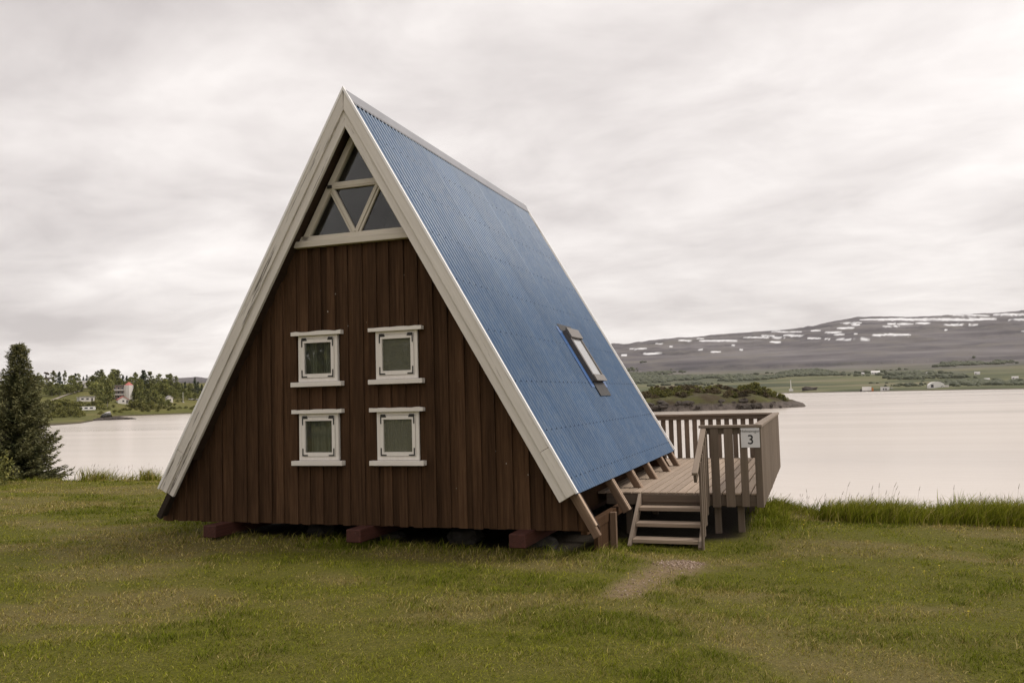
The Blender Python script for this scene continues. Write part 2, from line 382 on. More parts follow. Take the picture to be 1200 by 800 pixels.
# ------------------------------------------------------------------ the cabin
H, L, HW = 5.2357, 7.52, 3.0
SL = math.hypot(HW, H); SX, SZ = HW / SL, H / SL          # unit vector down the right slope: (SX, -SZ); outward normal (SZ, SX)
INS = 0.235; FLOOR = -0.4766
cabin = empty('cabin', (0, 0, -0.72), 0, 'dark brown timber A-frame cabin with blue corrugated roof on the lawn', 'cabin')
def rp(side, s, y, off):              # point on a roof slope: s metres down from the ridge, off above the sheet line
    return Vector((side * (SX * s + SZ * off), y, H - SZ * s + SX * off))
def rn(side): return (side * SZ, 0, SX)
def zin(x, off=0.2): return H * (1 - (abs(x) + off / SZ) / HW)       # height of the roof's underside above x
# roof slopes
PITCH = L / 70
for side in (1, -1):
    core = MB()
    S1 = SL - 0.55
    def strip(y0, y1, s0, s1, o0, o1):
        v = [rp(side, max(s, -o * SZ / SX), y, o) for y in (y0, y1) for s, o in ((s0, o0), (s1, o0), (s1, o1), (s0, o1))]
        f = [(0,1,2,3),(7,6,5,4),(0,4,5,1),(1,5,6,2),(2,6,7,3),(3,7,4,0)]
        core.add(v, f)
    strip(0.03, L - 0.03, 0.02, S1, -0.20, -0.028); strip(0.03, L - 0.03, S1, SL - 0.02, -0.062, -0.028)
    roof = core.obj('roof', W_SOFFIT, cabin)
    for k in range(7):                # overlapping corrugated sheets
        y0 = k * 10 * PITCH; y1 = y0 + 10 * PITCH + (0.25 * PITCH if k < 6 else 0)
        yy = np.linspace(y0, y1, int(round((y1 - y0) / PITCH * 10)) + 1)
        ss = [0.05, 2.0, 4.02, 4.03, SL + 0.015]
        sh = MB(); v = []
        for y in yy:
            w = 0.020 * math.cos(2 * math.pi * y / PITCH) - 0.014
            lift = 0.0025 * (y - y0) / (y1 - y0) + (0.0028 if k % 2 else 0)
            for q, s in enumerate(ss): v.append(rp(side, s, y, w + lift + (0.003 if q < 3 else 0)))
        c_ = len(ss); f = []
        for a in range(len(yy) - 1):
            for b in range(c_ - 1):
                i0 = a * c_ + b; q = (i0, i0 + 1, i0 + c_ + 1, i0 + c_)
                f.append(q if side > 0 else q[::-1])
        sh.add(v, f); sh.obj('roof_sheet', M_BLUE, roof, smooth=True)
    sc_ = MB()                        # screws
    rows = [0.75, 1.5, 2.25, 3.0, 3.75, 4.5, 5.2, 5.85]
    for ri, s in enumerate(rows):
        for k in range(70):
            if (k + ri) % 2: continue
            p = rp(side, s, (k + 0.0) * PITCH + 0.001, 0.009)
            if p.y < 0.06 or p.y > L - 0.06: continue
            a = Vector((0, 1, 0)); b = Vector((side * SX, 0, -SZ)); nrm = Vector(rn(side)); r_ = 0.009
            ring = [p + (a * math.cos(q * math.pi / 3) + b * math.sin(q * math.pi / 3)) * r_ for q in range(6)]
            top = [q_ * 1.0 + nrm * 0.008 for q_ in ring]
            sc_.add(ring + top, [tuple(range(6, 12))] + [(q, (q + 1) % 6, (q + 1) % 6 + 6, q + 6) for q in range(6)])
    tag(sc_.obj('screws', M_SCREW, roof), kind='stuff')
    # ridge cap half: notched lower lip following the corrugation
    cap = MB(); v = []; yy = np.linspace(-0.02, L + 0.02, 421)
    for y in yy:
        lip = 0.012 * (0.5 + 0.5 * math.cos(2 * math.pi * y / PITCH))
        for s, o in ((0.0, 0.030), (0.012, 0.034), (0.175, 0.022), (0.19 + lip, 0.010)): v.append(rp(side, s, y, o))
    f = []
    for a in range(len(yy) - 1):
        for b in range(3):
            i0 = a * 4 + b; q = (i0, i0 + 1, i0 + 5, i0 + 4); f.append(q if side > 0 else q[::-1])
    cap.add(v, f).obj('ridge_cap', M_CAP, cabin)
    # white metal rake trim, front and back
    for y0, y1 in ((-0.052, -0.008), (L - 0.01, L + 0.04)):
        tr_ = MB()
        prof = [(y0, 0.028), (y1, 0.028), (y1, 0.012), (y0 + 0.007, 0.012), (y0 + 0.007, 0.0), (y0, 0.0)]
        v = [rp(side, s if s > 0 else -o * SZ / SX, y, o) for s in (0.0, SL + 0.01) for y, o in prof]
        tr_.add(v, [tuple(range(6)), tuple(range(11, 5, -1))] + [(i, i + 6, (i + 1) % 6 + 6, (i + 1) % 6) for i in range(6)])
        tr_.obj('edge_trim', M_WHITEMETAL, cabin)
    # barge boards: an outer board lapping over an inner one, mitred at the ridge
    def barge(y0, y1, o0, o1, s0, s1, mat, name='barge_board'):
        # local X runs down the slope
        x = Vector((side * SX, 0, -SZ)); z = Vector(rn(side)); y = z.cross(x)
        M = Matrix(((x.x, y.x, z.x, 0), (x.y, y.y, z.y, 0), (x.z, y.z, z.z, 0), (0, 0, 0, 1))); M.translation = (0, 0, H)
        def sm(o): return max(s0, -o * SZ / SX * 1.0) if s0 <= 0.001 else s0      # mitre on the plane x = 0
        pts = [(sm(o1), o1), (s1, o1), (s1, o0), (sm(o0), o0)]
        b = bmesh.new(); ya, yb = (-y0, -y1) if y.y < 0 else (y0, y1)
        lo = [b.verts.new((p, ya, q)) for p, q in pts]; hi = [b.verts.new((p, yb, q)) for p, q in pts]
        b.faces.new(lo); b.faces.new(hi[::-1])
        for i in range(4): b.faces.new((lo[i], hi[i], hi[(i + 1) % 4], lo[(i + 1) % 4]))
        bmesh.ops.recalc_face_normals(b, faces=b.faces[:])
        bmesh.ops.bevel(b, geom=b.edges[:], offset=0.004, segments=1, affect='EDGES')
        me = bpy.data.meshes.new(name); b.to_mesh(me); b.free(); me.materials.append(mat)
        return put(bpy.data.objects.new(name, me), cabin, M)
    wm = W_WHITE if side > 0 else W_WHITE_OLD
    jn = SL - 0.62
    barge(-0.044, -0.019, -0.128, 0.010, 0, jn, wm); barge(-0.044, -0.019, -0.128, 0.010, jn + 0.004, SL, wm)
    barge(-0.017, 0.028, -0.238, -0.110, 0, SL, wm)
    barge(L - 0.028, L + 0.02, -0.238, 0.008, 0, SL, W_WHITE)
    # rafter tails
    for k in range(6):
        y = (0.165, 2.0, 3.38, 4.75, 6.12, 7.36)[k]
        tail = SL + (0.56 if k == 0 else 0.50 if k == 1 else 0.33)
        if side < 0: tail = SL + 0.34 if k else SL + 0.40
        
        p = rp(side, S1 - 0.1, y, -0.09); q = rp(side, tail, y, -0.09)
        beam('rafter', p, q, 0.13 if k else 0.085, 0.088, W_RAFTER if side > 0 else W_DARK, cabin, rn(side))
        if side > 0:
            for dy_ in ((-0.038, 0.038) if k else (0.0,)):
                beam('rafter_batten', rp(side, SL - 0.01, y + dy_, -0.035), rp(side, tail - (0.0 if k else 0.12), y + dy_, -0.035), 0.038 if k else 0.07, 0.02, W_RAFTER_LIT, cabin, rn(side))  # strips along the upper edges, coloured paler to look lit
        if k == 0 and side < 0:
            beam('rafter_lining', rp(side, SL - 0.9, 0.045 - 0.03, -0.16), rp(side, tail - .02, 0.045 - 0.03, -0.16), 0.05, 0.08, W_DARK, cabin, rn(side))
    # low side wall under the eaves
    sw = MB().box((min(side * 2.50, side * 2.56), INS + 0.05, FLOOR - 0.02), (max(side * 2.50, side * 2.56), L - 0.3, zin(2.5) + 0.02))
    sw.obj('side_wall', W_BROWN, cabin)
# floor and back wall
MB().box((-2.49, INS + 0.08, FLOOR - 0.0), (2.49, L - 0.32, FLOOR + 0.08)).obj('floor', W_DARK, cabin)
MB().prism([(-3.05, FLOOR), (3.05, FLOOR), (0.05, zin(0) - 0.05), (-0.05, zin(0) - 0.05)], L - 0.3, L - 0.235).obj('rear_wall', W_BROWN, cabin)
MB().prism([(-2.3, FLOOR), (2.3, FLOOR), (0.05, 4.4), (-0.05, 4.4)], 3.0, 3.05).obj('inner_wall', M_INT, cabin)
# gable wall: backing plus board-on-board cladding
XW, WHF = 0.588, 0.300
Z1, Z2, Z3, Z4 = 2.0869, 1.348, 1.0394, 0.2989
wins = []
for sgn in (-1, 1):
    for zt, zb in ((Z1, Z2), (Z3, Z4)): wins.append((sgn * XW, zb + 0.068, zt - 0.050))
SILL = 3.232
XBR = HW * (1 - (SILL - 0.02) / H) - 0.06 / SZ
def column(x0, x1, zb, y0, y1, mb, hole=0.02):
    """vertical strip clipped by the roof and by the windows; returns list of polygons"""
    def top(x): return min(zin(x, 0.06) + 0.03, SILL + 0.01)
    xs = sorted(set([x0, x1] + [v for v in (0.0, XBR, -XBR) if x0 < v < x1]))
    cuts = sorted([(a, b) for cx, a, b in wins if x0 < cx + WHF - hole and x1 > cx - WHF + hole])
    out = []; z = zb
    for a, b in cuts:
        if a + hole > z: out.append([(x0, z), (x1, z), (x1, a + hole), (x0, a + hole)])
        z = b - hole
    poly = [(x0, z), (x1, z)] + [(x, top(x)) for x in reversed(xs)]
    poly = [p for i, p in enumerate(poly) if not (p[1] < z)]
    if len(poly) >= 3: out.append(poly)
    return out
bk = MB()
XM = HW * (1 - (FLOOR + 0.01) / H) - 0.06 / SZ - 0.005
ed = [-XM, -XW - WHF + 0.02, -XW + WHF - 0.02, XW - WHF + 0.02, XW + WHF - 0.02, XM]
for a, b in zip(ed[:-1], ed[1:]):
    for pl in column(a, b, FLOOR + 0.01, 0, 0, None): 
        pl = [(x, z) for x, z in pl]
        bk.prism(pl, INS + 0.045, INS + 0.075)
gw = bk.obj('gable_wall', W_DARK, cabin)
PER = 0.205; OW = 0.118
k0 = -16
def cutx(x0, x1):
    """split a board that straddles a window edge so that its pieces stay inside or outside"""
    xs = [x0, x1]
    for cx in (-XW, XW):
        for e_ in (cx - WHF + 0.02, cx + WHF - 0.02):
            if x0 + 0.004 < e_ < x1 - 0.004: xs.append(e_)
    return sorted(xs)
def board(x0, x1, y0, y1):
    zb = FLOOR - RNG.uniform(0, 0.014)
    # notch handling: take the narrowest clear outline per part of the board
    xs = cutx(x0, x1); mb = MB(); n_ = 0
    if len(xs) == 2:
        for pl in column(x0, x1, zb, y0, y1, None):
            MB().prism(pl, y0, y1).obj('board', W_BROWN, gw)
    else:
        for a, b in zip(xs[:-1], xs[1:]):
            for pl in column(a, b, zb, y0, y1, None): mb.prism(pl, y0, y1)
        mb.obj('board', W_BROWN, gw)
for k in range(-16, 17):
    xc = k * PER + 0.02
    for x0, x1, y0, y1 in ((xc - OW / 2 + RNG.uniform(-.012, .012), xc + OW / 2 + RNG.uniform(-.012, .012), INS - 0.004, INS + 0.021),
                           (xc + OW / 2 - 0.02, xc + PER - OW / 2 + 0.02, INS + 0.0225, INS + 0.044)):
        lim = 3.25 - 0.01
        x0 = max(x0, -lim); x1 = min(x1, lim)
        if x1 - x0 < 0.03: continue
        if zin(x0, 0.06) < FLOOR + 0.02 and zin(x1, 0.06) < FLOOR + 0.02: continue
        xm = HW * (1 - (FLOOR + 0.01) / H) - 0.06 / SZ
        x0 = max(x0, -xm); x1 = min(x1, xm)
        if x1 - x0 < 0.03: continue
        board(x0, x1, y0, y1)
# small windows
def small_window(cx, zb, zt, dirty, curtain):
    fy0, fy1 = INS - 0.030, INS + 0.09
    o = (cx - WHF, zb, cx + WHF, zt); i = (cx - WHF + 0.045, zb + 0.05, cx + WHF - 0.045, zt - 0.045)
    w = MB().ring(o, i, fy0, fy1).obj('window', W_FRAME, cabin)
    s_o = (i[0] + 0.004, i[1] + 0.004, i[2] - 0.004, i[3] - 0.004); s_i = (cx - 0.207, i[1] + 0.055, cx + 0.207, i[3] - 0.053)
    MB().ring(s_o, s_i, fy0 - 0.012, fy0 + 0.045).obj('sash', W_FRAME, w)
    MB().box((s_i[0] - 0.01, fy0 + 0.016, s_i[1] - 0.01), (s_i[2] + 0.01, fy0 + 0.021, s_i[3] + 0.01)).obj('pane', G_DIRTY if dirty else G_CLEAR, w)
    # lintel with a slightly uneven top, sill
    li = MB(); n_ = 9; pts = [(cx - 0.384 + 0.768 * k / n_, zt + 0.052 + RNG.uniform(-.007, .007)) for k in range(n_ + 1)]
    li.prism([(cx - 0.384, zt + 0.002), (cx + 0.384, zt + 0.002)] + pts[::-1], INS - 0.085, INS - 0.006); li.obj('lintel', W_TRIM, w)
    beam('sill', (cx - 0.388, INS - 0.05, zb - 0.036), (cx + 0.388, INS - 0.05, zb - 0.036), 0.095, 0.062, W_TRIM, w)
    yb = fy0 - 0.0165
    for sx_ in (-1, 1):
        for sz_ in (-1, 1):
            x_o = s_o[2] - 0.006 if sx_ > 0 else s_o[0] + 0.006; z_o = s_o[3] - 0.004 if sz_ > 0 else s_o[1] + 0.004
            mb = MB(); a, b = sorted((x_o, x_o - sx_ * 0.085)); c_, d_ = sorted((z_o, z_o - sz_ * 0.016)); mb.box((a, yb, c_), (b, yb + 0.004, d_))
            a, b = sorted((x_o, x_o - sx_ * 0.016)); c_, d_ = sorted((z_o - sz_ * 0.0162, z_o - sz_ * 0.10)); mb.box((a, yb, c_), (b, yb + 0.004, d_))
            if sz_ > 0:
                a, b = sorted((x_o - sx_ * 0.005, x_o - sx_ * 0.075)); mb.box((a, yb - 0.004, z_o + 0.001), (b, yb + 0.004, z_o + 0.022))
            mb.obj('corner_bracket', M_BRKT, w)
    # curtain: folded cloth hanging inside
    for (u0, u1) in curtain:
        n_ = 40; v = []; f = []
        for k in range(n_ + 1):
            u = u0 + (u1 - u0) * k / n_; yy_ = INS + 0.16 + 0.018 * math.sin(k * 0.9 + cx * 7) + 0.012 * math.sin(k * 0.37)
            v += [(cx + u, yy_, zb - 0.02), (cx + u + 0.01 * math.sin(k), yy_, zt + 0.02)]
        f = [(2 * k, 2 * k + 2, 2 * k + 3, 2 * k + 1) for k in range(n_)]
        MB().add(v, f).obj('curtain', M_CURT, w, smooth=True)
    return w
small_window(wins[0][0], wins[0][1], wins[0][2], False, [(-0.24, -0.14), (-0.02, 0.06)])
small_window(wins[1][0], wins[1][1], wins[1][2], False, [(-0.24, 0.06)])
small_window(wins[2][0], wins[2][1], wins[2][2], True, [])
small_window(wins[3][0], wins[3][1], wins[3][2], True, [(-0.24, 0.02)])
# triangular gable window
y_f = INS - 0.01
tb = MB().prism([(-0.86, 3.325), (0.86, 3.325), (0.82, 3.392), (-0.82, 3.392)], y_f - 0.02, y_f + 0.06)
tw = tb.obj('gable_window', W_CREAM, cabin)
xb_ = 0.905
beam('sill', (-xb_, INS - 0.04, SILL + 0.045), (xb_, INS - 0.04, SILL + 0.045), 0.10, 0.085, W_CREAM, tw)
for sgn in (-1, 1):
    a = Vector((sgn * (HW * (1 - 3.33 / H) - 0.27 / SZ), y_f + 0.02, 3.33)); b = Vector((sgn * 0.0, y_f + 0.02, H - 0.27 / SX))
    beam('frame_side', a, b, 0.08, 0.085, W_CREAM, tw, rn(sgn))
    beam('mullion', (sgn * 0.012, y_f + 0.018, 3.40), (sgn * 0.345, y_f + 0.018, 4.02), 0.05, 0.05, W_CREAM, tw, (sgn * 0.88, 0, -0.47))
    beam('mullion_bead', (sgn * 0.062, y_f + 0.020, 3.395), (sgn * 0.39, y_f + 0.020, 4.01), 0.035, 0.03, W_CREAM, tw, (sgn * 0.88, 0, -0.47))
beam('transom', (-0.40, y_f + 0.018, 4.06), (0.40, y_f + 0.018, 4.06), 0.07, 0.065, W_CREAM, tw)
beam('transom_bead', (-0.36, y_f + 0.012, 4.015), (0.36, y_f + 0.012, 4.015), 0.05, 0.026, W_CREAM, tw)
beam('catch', (-0.40, y_f - 0.032, 4.035), (-0.33, y_f - 0.032, 4.035), 0.02, 0.045, M_BRKT, tw)
yp = y_f + 0.03
for pl in ([(-0.42, 4.08), (0.42, 4.08), (0, 4.80)], [(0, 3.41), (0.35, 4.04), (-0.35, 4.04)],
           [(-0.80, 3.38), (-0.02, 3.38), (-0.40, 4.07)], [(0.02, 3.38), (0.80, 3.38), (0.40, 4.07)]):
    MB().prism(pl, yp, yp + 0.005).obj('pane', G_TRI, tw)
MB().prism([(-0.88, 3.07), (0.88, 3.07), (0.02, 4.55), (-0.02, 4.55)], 1.9, 1.94).obj('attic_partition', M_INT, tw)
MB().box((-0.98, INS + 0.1, 3.02), (0.98, 1.95, 3.06)).obj('attic_floor', M_INT, tw)
# skid beams, front ends showing
for xc in (-2.10, 0.10, 2.29):
    beam('skid_beam', (xc, -0.12, FLOOR - 0.085), (xc, L - 0.4, FLOOR - 0.085), 0.21, 0.165, W_RED, cabin, bev=0.01)
for xc in (-2.10, 0.10, 2.29, -1.0, 1.2):
    for yc in (0.9, 3.2, 5.4):
        z0 = float(ground(xc, yc)) - 0.06; r1 = random.uniform(.16, .24)
        if xc in (-1.0, 1.2) and yc > 1: continue
        tp = FLOOR - (0.17 if xc in (-2.1, .1, 2.29) else 0.065)
        b = bmesh.new(); bmesh.ops.create_icosphere(b, subdivisions=2, radius=1)
        for v in b.verts: v.co = Vector((v.co.x * r1 * 1.2, v.co.y * r1, v.co.z * 0.5 * (tp - z0))) * (1 + 0.15 * math.sin(v.co.x * 5 + v.co.y * 7 + xc)); v.co.z = min(v.co.z, 0.5 * (tp - z0))
        me = bpy.data.meshes.new('foundation_stone'); b.to_mesh(me); b.free(); me.materials.append(M_STONE)
        put(bpy.data.objects.new('foundation_stone', me), cabin, Matrix.Translation((xc, yc, (tp + z0) / 2)))
beam('corner_post', (3.09, 1.5, float(ground(3.09, 1.5)) - 0.1), (3.09, 1.5, -0.42), 0.08, 0.08, W_RAFTER, cabin, (0, 1, 0))
beam('side_beam', (3.0, 0.3, FLOOR + 0.0), (3.0, 2.74, FLOOR + 0.0), 0.08, 0.12, W_BROWN, cabin)
MB().box((2.98, 0.85, -1.0), (3.03, 2.0, FLOOR - 0.062)).obj('skirt_board', W_BROWN, cabin)
# skylight in the right slope
skl = MB()
def rbox(mb, s0, s1, y0, y1, o0, o1):
    v = [rp(1, s, y, o) for y in (y0, y1) for s, o in ((s0, o0), (s1, o0), (s1, o1), (s0, o1))]
    mb.add(v, [(3,2,1,0),(4,5,6,7),(1,5,4,0),(2,6,5,1),(3,7,6,2),(0,4,7,3)]); return mb
s0 = 1.74 / SX; s1 = s0 + 0.98; ya, yb = 4.02, 4.80
rbox(skl, s0, s1, ya, ya + 0.09, -0.01, 0.085); rbox(skl, s0, s1, yb - 0.09, yb, -0.01, 0.085)
rbox(skl, s0, s0 + 0.10, ya + 0.09, yb - 0.09, -0.01, 0.085); rbox(skl, s1 - 0.08, s1, ya + 0.09, yb - 0.09, -0.01, 0.085)
sk_ = skl.obj('skylight', M_SKYF, cabin)
rbox(MB(), s0 - 0.03, s0 + 0.15, ya + 0.01, yb - 0.005, 0.087, 0.115).obj('top_cover', M_SKYT, sk_)
rbox(MB(), s1 - 0.10, s1 + 0.02, ya + 0.03, yb - 0.02, 0.087, 0.10).obj('bottom_cover', M_SKYT, sk_)
t = NT('skylight_glass').set(0.03, 0, 1.0); t.col((0.30, 0.30, 0.30)); t.b.inputs['IOR'].default_value = 1.9
rbox(MB(), s0 + 0.10, s1 - 0.08, ya + 0.09, yb - 0.09, 0.05, 0.072).obj('pane', t.m, sk_)
rbox(MB(), s1 + 0.02, s1 + 0.27, ya + 0.02, yb + 0.0, 0.012, 0.020).obj('flashing_apron', M_FLASH, sk_)
rbox(MB(), s0 - 0.16, s0 - 0.03, ya - 0.05, yb + 0.05, 0.012, 0.018).obj('flashing_head', M_FLASH, sk_)
M_BLUEF = flat('blue_flashing', (0.045, 0.11, 0.27), 0.4)
for a, b in ((ya - 0.20, ya - 0.005), (yb + 0.005, yb + 0.16)): rbox(MB(), s0 - 0.1, s1 + 0.1, a, b, 0.004, 0.012).obj('side_flashing', M_BLUEF, sk_)

# ------------------------------------------------------------------ deck with railing and stairs
DZ = -0.30; DY0, DY1, DX1 = 2.80, 9.45, 4.90
deck = empty('wooden_deck', (4.0, 5, -0.98), 0, 'weathered wooden deck with slatted railing and steps beside the cabin', 'deck')
pw, gap = 0.114, 0.016
x = DX1 - pw / 2; k = 0
while x > 2.30:
    beam('plank', (x, DY0 - 0.02, DZ - 0.014), (x, DY1, DZ - 0.014), pw, 0.028, W_DECK, deck); x -= pw + gap
while x > -3.0:
    beam('plank', (x, L - 0.20, DZ - 0.014), (x, DY1, DZ - 0.014), pw, 0.028, W_DECK, deck); x -= pw + gap
beam('rim_joist', (2.70, DY0 + 0.02, DZ - 0.107), (DX1, DY0 + 0.02, DZ - 0.107), 0.045, 0.155, W_RAIL, deck)
beam('rim_joist', (DX1 - 0.03, DY0 + 0.045, DZ - 0.107), (DX1 - 0.03, DY1, DZ - 0.107), 0.045, 0.155, W_RAIL, deck)
for yj in np.arange(DY0 + 0.9, DY1, 0.9): beam('joist', (2.62, yj, DZ - 0.112), (DX1 - 0.055, yj, DZ - 0.112), 0.045, 0.16, W_DARK, deck)
for xp, yp_ in ((4.30, 2.95), (4.62, 3.0), (3.0, 3.0), (4.62, 5.2), (4.62, 7.4), (4.62, 9.2), (3.0, 5.2), (3.0, 9.2), (3.1, 7.6)):
    beam('post', (xp, yp_, float(ground(xp, yp_)) - 0.15), (xp, yp_, DZ - 0.19), 0.09, 0.09, W_RAIL, deck, (0, 1, 0))
RT = 0.66
def railing(p, q, boards, side, extra_label=None):
    """top rail p-q with vertical boards listed as (t0, t1) along it, boards on the outer side"""
    p = Vector(p); q = Vector(q); d = (q - p).normalized(); o = Vector(side)
    r_ = beam('railing', p + Vector((0, 0, RT - 0.02)) , q + Vector((0, 0, RT - 0.02)), 0.125, 0.04, W_RAIL_TOP, deck)
    a = p + o * -0.005; b = q + o * -0.005
    beam('under_rail', a + Vector((0, 0, RT - 0.085)) + d * 0.05, b + Vector((0, 0, RT - 0.085)) - d * 0.05, 0.04, 0.088, W_RAIL, r_)
    for t0, t1 in boards:
        c_ = p + d * ((t0 + t1) / 2) + o * 0.034
        beam('baluster', c_ + Vector((0, 0, -0.49 + random.uniform(-.012, .006))), c_ + Vector((0, 0, RT - 0.045)), t1 - t0, 0.026, W_RAIL, r_, o)
    return r_
FY = DY0 - 0.03
railing((4.10, FY, 0), (4.925, FY, 0), [(a - 4.10, b - 4.10) for a, b in ((4.255, 4.37), (4.445, 4.57), (4.66, 4.765), (4.86, 4.955))], (0, -1, 0))
nb = 40; railing((DX1 + 0.01, DY0 - 0.09, 0), (DX1 + 0.01, DY1 + 0.06, 0), [(0.05 + k * 0.172, 0.05 + k * 0.172 + 0.115) for k in range(39)], (1, 0, 0))
railing((-3.0, DY1 + 0.01, 0), (DX1 - 0.06, DY1 + 0.01, 0), [(0.07 + k * 0.173, 0.07 + k * 0.173 + 0.103) for k in range(45)], (0, 1, 0))
for yp_ in (4.9, 7.1, 9.3): beam('rail_post', (DX1 - 0.06, yp_, DZ + 0.002), (DX1 - 0.06, yp_, RT - 0.045), 0.07, 0.07, W_RAIL, deck, (0, 1, 0))
# stairs
SX0, SX1 = 3.23, 4.14
treads = [(2.53, -0.487), (2.26, -0.672), (1.98, -0.850)]
st = beam('staircase', (SX0 - 0.02, 2.80, -0.385), (SX0 - 0.02, 1.90, -0.985), 0.045, 0.17, W_RAIL_TOP, deck)
beam('stringer', (SX1 + 0.02, 2.80, -0.385), (SX1 + 0.02, 1.90, -0.985), 0.045, 0.17, W_RAIL_TOP, st)
for yt, zt in treads:
    beam('tread', (SX0 + 0.006, yt + 0.13, zt - 0.024), (SX1 - 0.006, yt + 0.13, zt - 0.024), 0.28, 0.05, W_DECK, st)
for xp in (SX0 + 0.02, SX1 - 0.06): beam('foot_block', (xp, 2.1, float(ground(xp, 2.1)) - 0.08), (xp, 2.1, -0.90), 0.10, 0.10, W_RAIL, st, (0, 1, 0))
beam('riser_board', (SX0 + 0.01, DY0 - 0.02, -0.385), (SX1 - 0.01, DY0 - 0.02, -0.385), 0.025, 0.11, W_RAIL, st)
hx = 4.165
hr = beam('handrail', (hx, FY - 0.03, RT - 0.05), (hx, 1.60, 0.07), 0.075, 0.04, W_RAIL_TOP, st)
beam('handrail_side', (hx + 0.0, FY - 0.05, RT - 0.13), (hx + 0.0, 1.64, 0.0), 0.04, 0.10, W_RAIL, hr)
for yb_, w_ in ((1.90, 0.12), (2.10, 0.11), (2.31, 0.11), (2.52, 0.11), (2.70, 0.10)):
    zt = 0.045 + (yb_ - 1.60) / (FY - 1.63) * 0.54
    zb = -0.99 if yb_ < 2.0 else -0.92 + (yb_ - 1.9) * 0.55
    beam('baluster', (hx + 0.036, yb_, zb), (hx + 0.036, yb_, zt + 0.02), w_, 0.028, W_RAIL, hr, (1, 0, 0))

# number sign on the front railing
sg = empty('number_sign', (4.80, FY - 0.052, 0.48), 0, 'square white sign numbered 3 on the deck railing', 'sign')
M_SIGN = flat('white_sign_board', (0.70, 0.68, 0.67), 0.5, 0, 0.4, 0.03, 6); M_INK = flat('black_sign_ink', (0.02, 0.02, 0.02), 0.6)
M_INK2 = flat('grey_sign_ink', (0.09, 0.085, 0.08), 0.6)
beam('panel', (4.683, FY - 0.058, 0.478), (4.938, FY - 0.058, 0.478), 0.006, 0.272, M_SIGN, sg, bev=0.002)
def lettering(txt, x, z, size, mat, name, bold=0.0, sxx=1.0):
    cu = bpy.data.curves.new(name, 'FONT'); cu.body = txt; cu.size = size; cu.align_x = 'CENTER'; cu.align_y = 'CENTER'; cu.offset = bold; cu.extrude = 0.0008
    o = bpy.data.objects.new(name, cu); COL.objects.link(o); bpy.context.view_layer.update()
    me = bpy.data.meshes.new_from_object(o.evaluated_get(bpy.context.evaluated_depsgraph_get())); bpy.data.objects.remove(o)
    me.materials.clear(); me.materials.append(mat)
    put(bpy.data.objects.new(name, me), sg, Matrix.Translation((x, FY - 0.0635, z)) @ Matrix.Rotation(math.pi / 2, 4, 'X') @ Matrix.Diagonal((sxx, 1, 1, 1)))
lettering('Holmavogur', 4.81, 0.572, 0.056, M_INK2, 'place_name', 0.0, 0.92)
lettering('3', 4.815, 0.447, 0.185, M_INK, 'numeral', 0.0015, 1.0)

# ------------------------------------------------------------------ foliage builders
def foliage_mat(name, dark, mid, light, trans=0.25, scale=1.0):
    t = NT(name).set(0.7, 0, 0.25)
    r = t.attr('rnd'); g = t.noise(t.pos(), 0.9 * scale, 3, 0.6)
    f = t.math('ADD', t.math('MULTIPLY', r, 0.55), t.math('MULTIPLY', g, 0.45))
    c = t.ramp(f, [(0.2, dark), (0.5, mid), (0.8, light)])
    v = t.math('ADD', t.math('MULTIPLY', t.rnd(), 0.35), 0.82)
    hs = t.n('ShaderNodeHueSaturation'); t.link(c, hs.inputs['Color']); t.link(v, hs.inputs['Value']); c = hs.outputs[0]; t.col(c)
    tr = t.n('ShaderNodeBsdfTranslucent'); t.link(c, tr.inputs[0])
    m_ = t.n('ShaderNodeMixShader'); m_.inputs[0].default_value = trans
    t.link(t.b.outputs[0], m_.inputs[1]); t.link(tr.outputs[0], m_.inputs[2]); t.link(m_.outputs[0], t.out.inputs[0]); return t.m
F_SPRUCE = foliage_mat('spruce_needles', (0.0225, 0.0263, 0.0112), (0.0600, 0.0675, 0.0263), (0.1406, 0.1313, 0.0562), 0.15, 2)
F_DARK = foliage_mat('far_spruce_needles', (0.0311, 0.0433, 0.0279), (0.0620, 0.0806, 0.0433), (0.1115, 0.1301, 0.0682), 0.1, .2)
F_BIRCH = foliage_mat('birch_leaves', (0.0852, 0.0975, 0.0311), (0.1743, 0.1887, 0.0558), (0.3293, 0.3090, 0.0991), 0.25, .2)
F_POPLAR = foliage_mat('poplar_leaves', (0.0872, 0.1017, 0.0424), (0.1887, 0.1968, 0.0786), (0.3448, 0.3335, 0.1361), 0.25, .2)
F_RUST = foliage_mat('reddish_leaves', (0.0750, 0.0570, 0.0300), (0.1275, 0.0975, 0.0540), (0.1950, 0.1500, 0.0900), 0.25, .2)
F_SHRUB = foliage_mat('shrub_leaves', (0.0686, 0.0768, 0.0216), (0.1531, 0.1536, 0.0410), (0.2904, 0.2640, 0.0756), 0.25, .5)
F_MOOR = foliage_mat('heath_shrub_leaves', (0.0582, 0.0458, 0.0250), (0.1144, 0.0874, 0.0458), (0.1872, 0.1456, 0.0749), 0.2, .3)
M_BARK = flat('bark', (0.06, 0.045, 0.034), 0.9, 0, 0.2, 0.3, 6)
M_BIRCHBARK = flat('pale_birch_bark', (0.26, 0.23, 0.20), 0.8, 0, 0.2, 0.4, 3)
